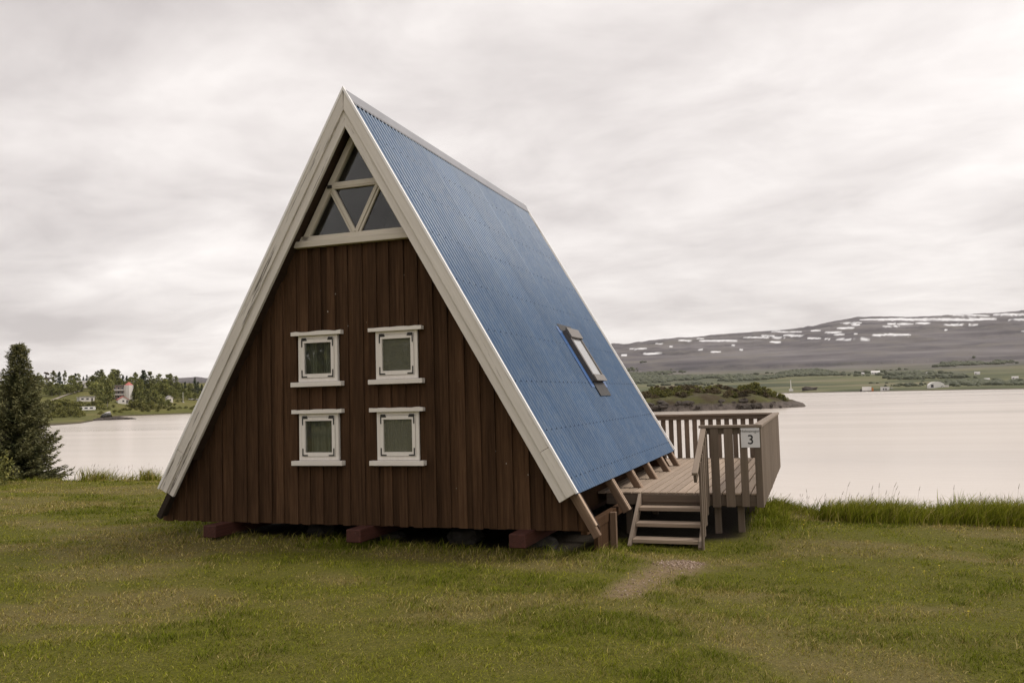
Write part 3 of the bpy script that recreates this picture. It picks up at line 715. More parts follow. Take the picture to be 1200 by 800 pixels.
def leaf_cloud(P, size, mat, name, up=0.25):
    """triangular leaf-clump faces at points P"""
    n = len(P); a = RNG.normal(size=(n, 3)); a[:, 2] *= 0.6; a /= np.linalg.norm(a, axis=1)[:, None]
    b = RNG.normal(size=(n, 3)); b[:, 2] += up; b -= (b * a).sum(1)[:, None] * a; b /= np.linalg.norm(b, axis=1)[:, None]
    s = (size if np.ndim(size) else np.full(n, size)) * RNG.uniform(0.6, 1.4, n); s = s[:, None]
    v = np.stack([P - a * s * 0.5, P + a * s * 0.5, P + b * s * 0.9, P - b * s * 0.7], 1).reshape(-1, 3)
    i = np.arange(n) * 4; f = np.stack([i, i + 3, i + 1, i + 2], 1)
    return npmesh(name, v, None, f, mat, {'rnd': np.repeat(RNG.random(n), 4)})
def crown_points(n, fn, lobes, seed):
    """points in a crown of unit height; fn(h) gives the radius at height h"""
    rg = np.random.default_rng(seed); out = []
    C_ = []
    for k in range(lobes):
        h = rg.uniform(0.08, 0.97); a = rg.uniform(0, 6.28); r = fn(h) * rg.uniform(0.25, 0.95)
        C_.append((r * math.cos(a), r * math.sin(a), h, fn(h) * rg.uniform(0.30, 0.55) + 0.02))
    for k in range(n):
        x, y, h, r = C_[rg.integers(lobes)]
        d = rg.normal(size=3); d /= np.linalg.norm(d); d *= r * rg.uniform(0.55, 1.05)
        out.append((x + d[0], y + d[1], min(max(h + d[2] * 0.9, 0.02), 1.03)))
    return np.array(out)
def tree_proto(kind, seed):
    """(trunk mesh, crown mesh) of unit height"""
    if kind == 'spruce':
        fn = lambda h: 0.19 * (1 - h) ** 0.8 + 0.012; P = crown_points(900, fn, 70, seed); P[:, 2] = 0.04 + 0.96 * P[:, 2]; s = 0.035; F = F_DARK; base = 0.1; B = M_BARK
    elif kind == 'poplar':
        fn = lambda h: 0.15 * math.sin(math.pi * min(max(h * 0.9 + 0.08, 0), 1)) ** 0.7 + 0.01; P = crown_points(750, fn, 34, seed); P[:, 2] = 0.10 + 0.90 * P[:, 2]; s = 0.042; F = F_POPLAR; B = M_BARK
    elif kind == 'rust':
        fn = lambda h: 0.16 * math.sin(math.pi * min(max(h * 0.9 + 0.08, 0), 1)) ** 0.6 + 0.01; P = crown_points(500, fn, 20, seed); P[:, 2] = 0.2 + 0.8 * P[:, 2]; s = 0.042; F = F_RUST; B = M_BARK
    elif kind == 'birch':
        fn = lambda h: 0.40 * math.sin(math.pi * min(max(h * 0.85 + 0.12, 0), 1)) ** 0.8 + 0.02; P = crown_points(1300, fn, 34, seed); P[:, 2] = 0.10 + 0.90 * P[:, 2]; s = 0.060; F = F_BIRCH; B = M_BIRCHBARK
    else:
        fn = lambda h: 0.75 * math.sin(math.pi * (0.38 + 0.6 * h)) ** 0.7 + 0.02; P = crown_points(900, fn, 26, seed); P[:, 2] = 0.02 + 0.95 * P[:, 2]; s = 0.10; B = M_BARK
        F = {'shrub': F_SHRUB, 'moor': F_MOOR}[kind]
    cr_ = leaf_cloud(P, s, F, 'crown'); tb = MB()
    top = 0.8 if kind in ('spruce', 'poplar', 'rust') else 0.6
    tb.tube((0, 0, -0.1), (0.005, 0.0, top * 0.6), 0.022, 0.014); tb.tube((0.005, 0, top * 0.6), (0, 0.01, top), 0.014, 0.004)
    rg = random.Random(seed)
    for k in range(5):
        h = rg.uniform(0.2, top * 0.8); a = rg.uniform(0, 6.28); r = 0.16 if kind in ('spruce', 'poplar', 'rust') else 0.34
        tb.tube((0, 0, h), (r * 0.6 * math.cos(a), r * 0.6 * math.sin(a), h + r * 0.5), 0.008, 0.003, 4)
    return tb.mesh('trunk', B), cr_
PROTO = {k: [tree_proto(k, s_ + 100) for s_ in range(4)] for k in ('spruce', 'poplar', 'birch', 'shrub', 'moor', 'rust')}
_tc = [0]
def tree(name, kind, P, h, wide, label, cat, group):
    _tc[0] += 1
    tr, cr_ = PROTO[kind][_tc[0] % 4]
    o = bpy.data.objects.new(name, None); o.empty_display_size = 0.5
    put(o, None, Matrix.Translation(tuple(P)) @ Matrix.Rotation(_tc[0] * 2.4, 4, 'Z') @ Matrix.Diagonal((h * wide, h * wide, h, 1))); tag(o, label, cat, group)
    for nm, me in (('stem' if cat == 'shrub' else 'trunk', tr), ('foliage' if cat == 'shrub' else 'crown', cr_)):
        c_ = bpy.data.objects.new(nm, me); COL.objects.link(c_); c_.parent = o
    return o

# ------------------------------------------------------------------ far shore on the left
def polar(az, R): return np.stack([CAM[0] + np.sin(az) * R, CAM[1] + np.cos(az) * R], -1)
LSX = [-260, -60, 40, 70, 95, 108, 116, 124, 140, 160, 250, 330, 420]; LSR = [250, 280, 300, 312, 335, 380, 455, 530, 565, 578, 632, 690, 760]
LSA = [azim(a) for a in LSX]
def shoreR(az): return np.interp(az, LSA, LSR)
def leftz(az, R):
    Rs = shoreR(az); sh = np.clip(Rs - 560, 0, None); r = R - sh
    base = np.interp(r, [560, 575, 600, 640, 700, 780, 900, 1300], [-3.4, -2.2, 1.5, 6.5, 12.5, 21, 25, 16])
    near = -4.6 + np.clip((R - Rs) / 12, 0, 1) * 1.4 + np.clip((R - Rs - 12) / 250, 0, 1) * 2.6
    base = np.where(r < 560, -9, base)
    b2 = np.interp(r, [470, 560, 600], [-2.2, 0.2, 2.0])
    z = np.where(Rs > 545, np.where(r < 575, near, np.maximum(near, base)), np.maximum(near, np.where(r > 600, base, np.where(r > 470, b2, near))))
    xy = polar(az, R)
    return z + (fbm(xy[..., 0] / 30, xy[..., 1] / 30, 3, 4) - 0.5) * 1.6 * np.clip((R - Rs) / 30, 0, 1)
AZ = np.linspace(LSA[0], LSA[-1], 190); T = np.concatenate([np.linspace(-6, 60, 22), np.linspace(70, 700, 64)])
A2, T2 = np.meshgrid(AZ, T); R2 = shoreR(A2) + T2 + (fbm(A2 * 160, T2 * 0 + 1, 3, 8) - 0.5) * 10 * (T2 < 60)
Z2_ = leftz(A2, np.maximum(R2, shoreR(A2) - 6)); XY = polar(A2, R2)
t = NT('far_shore_turf').set(0.95, 0, 0.1)
g = t.noise(t.pos((0.02, 0.02, 0.02)), 1.0, 6, 0.65); hgt = t.n('ShaderNodeSeparateXYZ'); t.link(t.pos(), hgt.inputs[0])
c = t.ramp(g, [(0.35, (0.070, 0.072, 0.022)), (0.50, (0.115, 0.112, 0.034)), (0.62, (0.15, 0.130, 0.050)), (0.72, (0.17, 0.135, 0.075))])
sh = t.ramp(t.math('ADD', hgt.outputs[2], t.math('MULTIPLY', g, 0.6)), [(0.0, (1, 1, 1)), (1.0, (0, 0, 0))])
mr = t.n('ShaderNodeMapRange'); t.link(hgt.outputs[2], mr.inputs[0]); mr.inputs[1].default_value = -3.75; mr.inputs[2].default_value = -3.0; mr.inputs[3].default_value = 1; mr.inputs[4].default_value = 0
t.col(t.mix(mr.outputs[0], c, (0.075, 0.060, 0.045))); M_FAR = t.m
fs = put(bpy.data.objects.new('far_shore', npmesh('far_shore', np.concatenate([XY, Z2_[..., None]], -1).reshape(-1, 3), None, gridfaces(len(AZ), len(T)), M_FAR, None, True)))
tag(fs, kind='structure')
def gpt(px, R):
    az = azim(px); p_ = polar(np.array(az), np.array(R)); return np.array([p_[0], p_[1], float(leftz(np.array(az), np.array(float(R))))])
def hpx(px, ytop, R, P):             # height so that the top shows at image row ytop
    return at(px, ytop, R)[2] - P[2]
LT = {'birch': ('birch_tree', 'birch', 'round leafy tree in the wood on the far left shore'), 'poplar': ('poplar_tree', 'tree', 'upright slender poplar in the wood on the far left shore'),
      'spruce': ('spruce_tree', 'spruce', 'dark pointed spruce in the wood on the far left shore'), 'rust': ('poplar_tree', 'tree', 'reddish thin tree above the wood left of the road')}
trees = [(54,436,760,'rust',1.3),(62,434,770,'poplar',1.2),(69,435,760,'spruce',1.3),(75.5,434,770,'poplar',.8),(84,440,740,'birch',.9),(88,437,770,'spruce',1.2),(91.5,437,765,'poplar',1.2),
 (97.5,441,780,'spruce',1.1),(101.5,439,780,'spruce',1.2),(108,440,720,'birch',.9),(114.5,433.5,740,'poplar',1.2),(118.5,433,735,'poplar',1.2),(122,441,700,'birch',.8),(112,447,660,'birch',.9),
 (126,444,605,'birch',.62),(133,432.5,720,'poplar',1.5),(137.5,433,720,'poplar',1.3),(130,438,690,'birch',.6),(144,439,730,'spruce',1.1),(148.5,440,730,'spruce',1.0),(153,442,700,'birch',.8),(159,436,730,'poplar',1.1),(163,443,650,'birch',.55),
 (168,433.5,690,'spruce',1.35),(175.5,435,720,'poplar',1.1),(180,443,700,'poplar',1.4),(187,437.5,720,'poplar',1.3),(193,445,690,'birch',.8),(196,438.5,740,'poplar',1.1),(200,437.5,735,'poplar',1.2),(206,440,740,'poplar',1.0),
 (209,448,740,'birch',.7),(213,449,745,'spruce',1.2),(217,447,745,'spruce',1.2),(223,449,740,'birch',.8),(228.5,441.5,735,'spruce',.85),(232,447,730,'spruce',1.2),(236.5,450,735,'spruce',1.3),(241,452,740,'spruce',1.3),(247,453,745,'birch',.9),
 (172,456,625,'birch',.95),(181,457,628,'birch',.95),(190,462,632,'birch',.8),(197,468,634,'birch',.9),(205,456,690,'birch',.9),(213,460,685,'birch',.9),(222,458,690,'birch',.9),(229,460,690,'birch',.9),
 (66,449,700,'birch',1.0),(73,450,705,'birch',1.0),(80,450,700,'birch',1.0),(89,449,700,'birch',1.0),(157,455,650,'birch',.8),(165,458,640,'birch',.8),(140,445,690,'birch',.8),(104,446,740,'birch',.9),(150,447,690,'birch',.9),(47,440,740,'birch',.9),(38,438,740,'poplar',1.2),(28,441,740,'birch',.9),(10,440,745,'birch',.9),(-10,438,750,'spruce',1.2),(57,447,690,'birch',1.0),
 (184,449,690,'birch',.9),(176,449,690,'birch',.9),(200,452,700,'birch',.9),(216,455,700,'birch',.9),(169,450,690,'birch',.8),(235,459,700,'birch',.9),(242,461,710,'birch',.9),
 (160,447,690,'birch',.8),(146,447,720,'birch',.8),(94,447,720,'birch',.9),(85,452,690,'birch',1.0),(61,453,680,'birch',1.0),(70,455,680,'birch',1.0),(210,453,700,'birch',.9),(196,455,690,'birch',.9),(190,452,700,'birch',.9),(118,450,650,'birch',.7),(128,452,640,'birch',.7),(120,456,625,'birch',.8)]
for px, yt, R, kd, wd in trees:
    P = gpt(px, R); h = max(2.5, hpx(px, yt, R, P)); nm, ct, lb = LT[kd]
    if kd == 'birch' and R < 640: lb = 'round leafy tree standing near the water on the far left shore'
    if px == 126: lb = 'broad tall birch left of the tower building across the water'
    if px == 228.5: lb = 'tallest thin spruce at the right end of the far wood'
    if px == 168: lb = 'dense dark columnar spruce right of the tower building'
    tree(nm, kd, P, h, wd, lb, ct, {'birch': 'leafy trees on the far left shore', 'poplar': 'poplars on the far left shore', 'spruce': 'spruces on the far left shore', 'rust': 'reddish trees on the far left shore'}[kd])
for px, yt, R, wd in [(57,462,560,1),(62,470,520,1.1),(68,472,480,1),(74,470,500,1.1),(80,475,455,1),(86,476,450,1),(92,479,440,1),(96,481,430,1),(84,470,520,1),(90,472,520,.9),(110,470,560,1),(116,470,575,1),(154,468,615,1),(160,469,612,1),(166,471,612,1),(178,470,618,.8),(187,472,622,.8),(200,472,640,1),(208,469,670,1.2),(214,470,675,1.2),(120,473,585,1),(77,477,440,1),(70,479,420,1.1),(64,477,430,1.1),(103,472,560,1),(83,480,420,1.2),(90,484,400,1.2),(75,483,400,1.2),(60,482,400,1.2),(66,466,560,1.2),(76,466,560,1.2),(94,470,560,1.1),(170,474,610,1.2),(205,474,645,1.2),(194,476,630,1.2),(186,478,625,1.1),(110,476,565,1.2),(133,474,600,1.1)] + [(118 + 5.2 * k + 2.2 * math.sin(k * 5.1), 484.5 - k * .12 - 3.2 * abs(math.sin(k * 2.3)), float(shoreR(azim(118 + 5.2 * k))) + 16 + 14 * abs(math.sin(k * 1.7)), 1.3) for k in range(25)]:
    P = gpt(px, R); h = max(1.6, hpx(px, yt, R, P)); h = min(h, 6.5)
    tree('shrub', 'shrub', P, h, wd, 'low green shrub on the grassy slope of the far left shore', 'shrub', 'shrubs on the far left shore')
# road winding up between the fields
M_ROAD = flat('pale_gravel_road', (0.26, 0.225, 0.19), 0.9, 0, 0.2, 0.1, 0.3)
rd = MB(); pts = [(58, 640, 3.0), (66, 655, 3.5), (72, 668, 3.5), (78, 684, 3.5), (84, 700, 3.5), (90, 716, 3.5), (97, 730, 3.5)]; rv = []
for px, R, w_ in pts:
    for q in (-1, 1):
        P = gpt(px, R + q * w_ * 1.6); rv.append((P[0], P[1], P[2] + 0.5))
rd.add(rv, [(2 * k, 2 * k + 2, 2 * k + 3, 2 * k + 1) for k in range(len(pts) - 1)])
tag(rd.obj('road', M_ROAD), kind='structure')
# shoreline rocks of the spit
M_ROCK = flat('dark_shore_rock', (0.060, 0.050, 0.042), 0.95, 0, 0.2, 0.4, 0.6)
def rock(name, P, s, label, cat, group, mat=None, seed=0, flatn=0.5):
    b = bmesh.new(); bmesh.ops.create_icosphere(b, subdivisions=2, radius=1); rg = random.Random(seed)
    ph = [rg.uniform(0, 6) for _ in range(6)]
    for v in b.verts:
        k = 1 + 0.22 * math.sin(3 * v.co.x + ph[0]) + 0.2 * math.sin(4 * v.co.y + ph[1]) + 0.15 * math.sin(5 * v.co.z + 3 * v.co.x + ph[2])
        v.co = Vector((v.co.x * s * 1.3 * k, v.co.y * s * k, v.co.z * s * flatn * k))
    me = bpy.data.meshes.new(name); b.to_mesh(me); b.free(); me.materials.append(mat or M_ROCK)
    return tag(put(bpy.data.objects.new(name, me), None, Matrix.Translation(tuple(P)) @ Matrix.Rotation(rg.uniform(0, 6), 4, 'Z')), label, cat, group)
for k, (px, R, s) in enumerate([(112,405,2.2),(116,410,2.6),(120,412,2.8),(124,412,2.4),(128,413,3.0),(131,414,2.2),(135,414,3.2),(138.5,414,4.0),(142,415,3.4),(145,415,2.4),(148.5,416,2.4),(152,416,1.6),(118,440,2.5),(122,445,2.8)]):
    az = azim(px); q = polar(np.array(az), np.array(float(R))); rock('shore_rock', (q[0], q[1], LAKE_Z + 0.1), s, 'dark rock in the low reef off the far left shore', 'rock', 'reef rocks off the far left shore', seed=k, flatn=0.24)

# ------------------------------------------------------------------ buildings on the left shore
M_WALLW = flat('white_render', (0.66, 0.62, 0.58), 0.8, 0, 0.3, 0.06, 0.5); M_WALLB = flat('brown_cladding', (0.16, 0.105, 0.085), 0.85, 0, 0.3, 0.1, 0.5)
M_RED = flat('red_sheet_roof', (0.42, 0.115, 0.10), 0.6, 0, 0.4, 0.1, 0.5); M_GREYR = flat('grey_sheet_roof', (0.32, 0.30, 0.29), 0.6, 0, 0.4, 0.1, 0.5); M_DKR = flat('dark_roof', (0.07, 0.06, 0.055), 0.7)
M_PANE = flat('dark_window_pane', (0.03, 0.03, 0.035), 0.1); M_WALLG = flat('pale_grey_panel', (0.48, 0.46, 0.45), 0.7, 0, 0.3, 0.05, 0.5)
M_ORANGE = flat('orange_panel', (0.55, 0.20, 0.05), 0.6); M_RUBBER = flat('black_rubber', (0.02, 0.02, 0.02), 0.8); M_WPAINT = flat('white_vehicle_paint', (0.75, 0.73, 0.70), 0.3)
def facing(px): return -azim(px)
def house(name, label, cat, P, rz, w, d, h, roof, wall, roofmat, wins_, rh=2.0, group=None, door=True):
    """w along local x (the front faces -y), walls h high"""
    o = empty(name, tuple(P), rz, label, cat, group); M = WM[o]
    MB().box((-w/2, -d/2, -1.5), (w/2, d/2, h)).obj('wall', wall, o, M)
    if roof == 'gable_x':     # ridge along x
        ov = 0.3; MB().add([(-w/2-ov, -d/2-ov, h), (w/2+ov, -d/2-ov, h), (w/2+ov, d/2+ov, h), (-w/2-ov, d/2+ov, h), (-w/2-ov, 0, h+rh), (w/2+ov, 0, h+rh)], [(0,1,5,4),(2,3,4,5),(0,4,3),(1,2,5),(0,3,2,1)]).obj('roof', roofmat, o, M)
    elif roof == 'gable_y':
        ov = 0.3; MB().add([(-w/2, -d/2, h+.01), (w/2, -d/2, h+.01), (0, -d/2, h+rh-.15), (-w/2, -d/2+.2, h+.01), (w/2, -d/2+.2, h+.01), (0, -d/2+.2, h+rh-.15)], [(0,1,2),(3,5,4),(0,2,5,3),(1,4,5,2)]).obj('gable', wall, o, M)
        MB().prism([(-w/2-ov, h-.2), (0, h+rh-.15), (w/2+ov, h-.2), (w/2+ov, h+.15), (0, h+rh+.2), (-w/2-ov, h+.15)][::-1], -d/2-ov, d/2+ov).obj('roof', roofmat, o, M)
    else: MB().box((-w/2-.3, -d/2-.3, h), (w/2+.3, d/2+.3, h+0.35)).obj('roof', roofmat, o, M)
    for (x0, x1, z0, z1) in wins_:
        f = MB().ring((x0-.12, z0-.12, x1+.12, z1+.12), (x0, z0, x1, z1), -d/2-.08, -d/2-.002).obj('window', M_WALLW, o, M)
        MB().box((x0, -d/2-.05, z0), (x1, -d/2-.01, z1)).obj('pane', M_PANE, f, M)
    if door: MB().box((w*.28, -d/2-.05, 0), (w*.28+.95, -d/2-.003, 2.05)).obj('door', M_DKR, o, M)
    return o
# tower building
P = gpt(143, 655); tz = at(149, 451.5, 655)[2]
o = house('apartment_house', 'brown house with balconies beside a white tower with red cap across the water', 'house', P, facing(143) - 0.25, 9.5, 9, 9.6, 'flat', M_WALLB, M_GREYR,
          [(-4.2+2.4*k, -2.8+2.4*k, z, z+1.3) for z in (1.2, 4.2, 7.2) for k in range(3)]); M = WM[o]
for z in (3.1, 6.1): MB().box((-4.6, -5.6, z), (3.2, -4.5, z + 0.9)).obj('balcony', M_WALLW, o, M)
tw_ = MB(); n = 10; h = float(tz - P[2])
tw_.prismz([(5.2 + 3.1 * math.cos(2*math.pi*k/n), -3.4 + 3.1 * math.sin(2*math.pi*k/n)) for k in range(n)], -2, h); to = tw_.obj('stair_tower', M_WALLW, o, M)
cp = MB(); cp.add([(5.2 + 3.1*math.cos(2*math.pi*k/n), -3.4 + 3.1*math.sin(2*math.pi*k/n), h + 0.02) for k in range(n)] + [(5.2, -3.4, h + 2.4)], [(k, (k+1) % n, n) for k in range(n)]); cp.obj('tower_cap', M_RED, to, M)
P = gpt(143.5, 628)
house('boat_house', 'small white gabled house with red roof below the tower building', 'house', P, facing(143) + 0.15, 6.5, 7, 2.4, 'gable_y', M_WALLW, M_RED, [(-.6, .6, 1.0, 2.0)], 2.2, None, True)
P = gpt(102, 640); house('long_house', 'white flat-roofed house below the bend of the far road', 'house', P, facing(102), 9, 6, 2.9, 'flat', M_WALLW, M_GREYR, [(-3.5, -2, 1, 2), (-.5, 1, 1, 2)], 1)
P = gpt(94.5, 640); house('garden_shed', 'small low pale shed left of the flat-roofed house', 'shed', P, facing(94), 4.5, 4, 2.2, 'flat', M_WALLG, M_WALLG, [], 1, None, True)
P = gpt(97, 755); house('hilltop_house', 'white house among trees at the top of the far hill', 'house', P, facing(97), 9, 7, 3.2, 'gable_x', M_WALLW, M_GREYR, [(-3.5, -2, 1, 2.2), (-.6, 1, 1, 2.2)], 2)
P = gpt(198, 665); house('white_cottage', 'tiny white cottage among trees right of the tower building', 'house', P, facing(198) + .3, 4, 5, 2.9, 'gable_y', M_WALLW, M_GREYR, [(-.5, .8, 1.0, 2.1)], 1.6, None, False)
# caravan by the shore
def wheel(parent, M, x, y, r=0.33, w=0.22):
    b = MB(); b.tube((x, y - w/2, r), (x, y + w/2, r), r, r, 14); b.obj('wheel', M_RUBBER, parent, M)
def caravan(P, rz, label, Lc=9.5):
    o = empty('caravan', tuple(P), rz, label, 'caravan'); M = WM[o]
    pr = [(-Lc/2, .55), (Lc/2 - .3, .55), (Lc/2, 1.3), (Lc/2 - .4, 2.6), (-Lc/2 + .3, 2.6), (-Lc/2, 2.2)]
    MB().prism(pr, -1.2, 1.2).obj('body', M_WPAINT, o, M)
    for k in range(3): MB().box((-Lc/2 + 1 + k * 2.7, -1.23, 1.3), (-Lc/2 + 2.6 + k * 2.7, -1.19, 2.05)).obj('window', M_PANE, o, M)
    MB().box((-Lc/2 - 1.2, -.1, .5), (-Lc/2, .1, .65)).obj('tow_bar', M_BRKT, o, M)
    for y in (-1.05, 1.05): wheel(o, M, 0.2, y)
caravan(gpt(101.5, 545), facing(101), 'long white caravan on the grass near the far left shore')
def car(P, rz, label, col, group=None):
    o = empty('parked_car', tuple(P), rz, label, 'car', group); M = WM[o]
    MB().prism([(-2.1, .3), (2.1, .3), (2.15, .75), (1.2, .92), (-2.0, .95), (-2.15, .7)], -.85, .85).obj('body', col, o, M)
    MB().prism([(-1.7, .95), (1.15, .93), (.4, 1.45), (-1.3, 1.45)], -.75, .75).obj('cabin', M_PANE, o, M)
    MB().prism([(-1.3, 1.45), (.4, 1.45), (.35, 1.5), (-1.25, 1.5)], -.74, .74).obj('roof', col, o, M)
    for x_ in (-1.3, 1.3):
        for y in (-.78, .78): wheel(o, M, x_, y, .32, .2)
    return o
car(gpt(224.5, 690), facing(224), 'white car parked left of another at the right end of the far wood', M_WPAINT); car(gpt(229.5, 692), facing(229) + .2, 'pale car parked nearest the cabin roof edge on the far shore', M_WALLG)
P = gpt(214.5, 670); o = empty('flag_pole', tuple(P), 0, 'thin white flag pole on the far left shore', 'pole'); M = WM[o]
MB().tube((0, 0, -.5), (0, 0, 7.0), .16, .10, 8).obj('mast', M_WPAINT, o, M); MB().tube((0, 0, 7.0), (0, 0, 7.25), .2, .12, 8).obj('finial', M_WPAINT, o, M); MB().box((-.6, -.6, -.6), (.6, .6, .35)).obj('base', M_WALLG, o, M)

# ------------------------------------------------------------------ mountain and plain across the lake
MX = [-200, 0, 150, 200, 235, 300, 420, 560, 660, 720, 780, 850, 900, 940, 965, 985, 1010, 1060, 1100, 1150, 1200, 1300, 1450, 1700]
MY = [470, 466, 456, 450, 446.5, 443, 436, 424, 412, 404.5, 397.5, 391.5, 388, 384, 380, 376, 371.5, 371, 369.5, 367, 365, 361, 362, 368]
SRX = [-200, 150, 300, 600, 720, 900, 940, 1000, 1100, 1200, 1300, 1500, 1700]; SRR = [2600, 2600, 2300, 1750, 1650, 1430, 1360, 1230, 1040, 890, 790, 640, 560]
MAZ = [azim(a) for a in MX]; MEL = []
for a, b in zip(MX, MY):
    d = ray(a, b); MEL.append(d[2] / math.hypot(d[0], d[1]))
SAZ = [azim(a) for a in SRX]
RR = 7300.0
def mz(az, R):
    Rs = np.interp(az, SAZ, SRR); rh = np.interp(az, MAZ, MEL) * RR + CAM[2]
    rh = rh + (fbm(az * 60, az * 0 + 2, 4, 3) - 0.5) * 16
    t0 = np.clip((R - Rs) / 45, 0, 1); z = -4.8 + t0 * 2.4
    z = np.where(R > Rs + 45, np.interp(R, [0, 1500, 1900, 2500, 3000, 3300], [-2.4, 0, 10, 38, 66, 88]).clip(-2.4) , z)
    u = np.clip((R - 3200) / (RR - 3200), 0, 1); up = 84 + (rh - 84) * (u ** 0.88)
    z = np.where(R > 3250, np.maximum(up, 60), z)
    z = np.where(R > RR, rh * (1 - 0.25 * (R - RR) / 3000), z)
    xy = polar(az, R)
    n = fbm(xy[..., 0] / 420, xy[..., 1] / 420, 5, 12) - 0.5
    st = np.sin(z / 17 + n * 7) * 9 + (fbm(xy[..., 0] / 110, xy[..., 1] / 110, 4, 31) - .5) * 34
    return z + (n * 60 + st) * np.clip((R - 3000) / 1500, 0, 1) * np.clip((RR - R) / 900, 0.1, 1) + n * 6 * np.clip((R - Rs - 100) / 600, 0, 1)
AZf = np.concatenate([np.radians(np.linspace(-62, -13.5, 130)), np.radians(np.linspace(-13.4, 14.5, 520)), np.radians(np.linspace(14.8, 40, 60))])
Rl = np.concatenate([np.array([-8, 0, 12, 25, 45, 80, 140, 220, 320, 450, 600, 800])])
NR = 210; rows = []
A2, K2 = np.meshgrid(AZf, np.arange(len(Rl) + NR))
Rs2 = np.interp(AZf, SAZ, SRR)
R2 = np.zeros_like(A2)
for k in range(len(Rl)): R2[k] = Rs2 + Rl[k]
far = np.linspace(0, 1, NR) ** 1.0
for k in range(NR):
    s0_ = Rs2 + 900; R2[len(Rl) + k] = np.where(far[k] < 0.93, s0_ + (RR - s0_) * (far[k] / 0.93), RR + 2600 * (far[k] - 0.93) / 0.07)
Z2_ = mz(A2, R2); XY = polar(A2, R2); V = np.concatenate([XY, Z2_[..., None]], -1).reshape(-1, 3)
pu, pv = proj(V)
snow = np.zeros(len(V))
strips = [(795,811,399,.8),(819,865,399,1.0),(871,920,395.5,.8),(918,944,393,1.1),(946,962,396.4,1),(737,758,408.4,1.0),(753,776,414,.9),(728,735,416,.9),(902,915,400.6,1.2),(768,777,402.6,.6),(784,788,406,.9),(857,861,404.4,.7),(867,871,409.3,.9),
 (816,825,397,.7),(818,824,409.6,.7),(833,845,412.3,.7),(892,908,393,.7),(904,940,388.6,.7),(950,962,387.4,.9),(1007,1168,374.2,1.7),(1116,1160,369.4,.9),(1164,1240,368.4,1.3),(1073,1091,378.6,1.1),(1051,1070,379.4,1.0),(1040,1050,379,.9),(1034,1054,382,.8),
 (1105,1130,380.6,1.2),(1135,1146,379.8,.9),(1022,1068,392.2,1.2),(981,1001,384.2,1.4),(966,988,389,.9),(977,990,392,.9),(979,998,397.4,.9),(999,1026,397.2,1.0),(966,973,397,.8),(998,1008,380.2,1.0),(1107,1110,386,.8),(1197,1230,388.6,.9),(985,1010,378.5,.7),(1180,1215,374.5,.6),(1148,1150,392,.6),(1127,1129,407,.6),(775,779,437,.5),(1001,1005,391,.6)]
jit = (fbm(pu * 0.09, pv * 0.5, 3, 44) - 0.5)
for x0, x1, yv, th in strips:
    cx_ = (x0 + x1) / 2; hx_ = (x1 - x0) / 2
    e_ = np.abs(pu - cx_) / hx_; prof = np.sqrt(np.clip(1 - e_ ** 3, 0, 1)); wob = yv + 1.0 * (fbm(pu * 0.05, pu * 0 + yv, 2, 6) - 0.5)
    snow = np.maximum(snow, np.clip(1.0 - (np.abs(pv - wob) - th * prof * (0.62 + 1.1 * jit)) / 0.5, 0, 1) * (e_ < 1))
snow *= (R2.ravel() > 3600)
t = NT('mountain_slopes').set(0.95, 0, 0.1)
sx_ = t.n('ShaderNodeSeparateXYZ'); t.link(t.pos(), sx_.inputs[0]); zz = sx_.outputs[2]
g = t.noise(t.pos((0.0012, 0.0012, 0.020)), 1.0, 8, 0.62); g2 = t.noise(t.pos((0.003, 0.003, 0.012)), 1.0, 8, 0.7)
rockc = t.ramp(g, [(0.36, (0.052, 0.048, 0.053)), (0.48, (0.087, 0.079, 0.085)), (0.54, (0.112, 0.102, 0.107)), (0.64, (0.168, 0.155, 0.155))])
rockc = t.mix(t.ramp(g2, [(0.48, (0, 0, 0)), (0.62, (0.75, 0.75, 0.75))]), rockc, (0.150, 0.136, 0.122))
g3 = t.noise(t.pos((0.0022, 0.0045, 0)), 1.0, 5, 0.6)
green = t.ramp(g3, [(0.36, (0.052, 0.060, 0.034)), (0.46, (0.085, 0.092, 0.048)), (0.54, (0.125, 0.125, 0.062)), (0.66, (0.175, 0.150, 0.100))])
zn = t.math('ADD', zz, t.math('MULTIPLY', t.math('SUBTRACT', g2, 0.5), 110))
mr = t.n('ShaderNodeMapRange'); t.link(zn, mr.inputs[0]); mr.inputs[1].default_value = 30; mr.inputs[2].default_value = 85; mr.inputs[3].default_value = 0; mr.inputs[4].default_value = 1
c = t.mix(mr.outputs[0], green, rockc)
ms = t.n('ShaderNodeMapRange'); t.link(zz, ms.inputs[0]); ms.inputs[1].default_value = -3.6; ms.inputs[2].default_value = -2.6; ms.inputs[3].default_value = 1; ms.inputs[4].default_value = 0
c = t.mix(ms.outputs[0], c, (0.09, 0.075, 0.055))
c = t.mix(t.math('MULTIPLY', t.attr('snow'), 0.85), c, (0.80, 0.80, 0.81)); t.col(c)
mt = put(bpy.data.objects.new('mountain', npmesh('mountain', V, None, gridfaces(len(AZf), len(Rl) + NR), t.m, {'snow': snow}, True))); tag(mt, kind='structure')
def mpt(px, R):
    az = np.array(azim(px)); q = polar(az, np.array(float(R))); return np.array([q[0], q[1], float(mz(az, np.array(float(R))))])
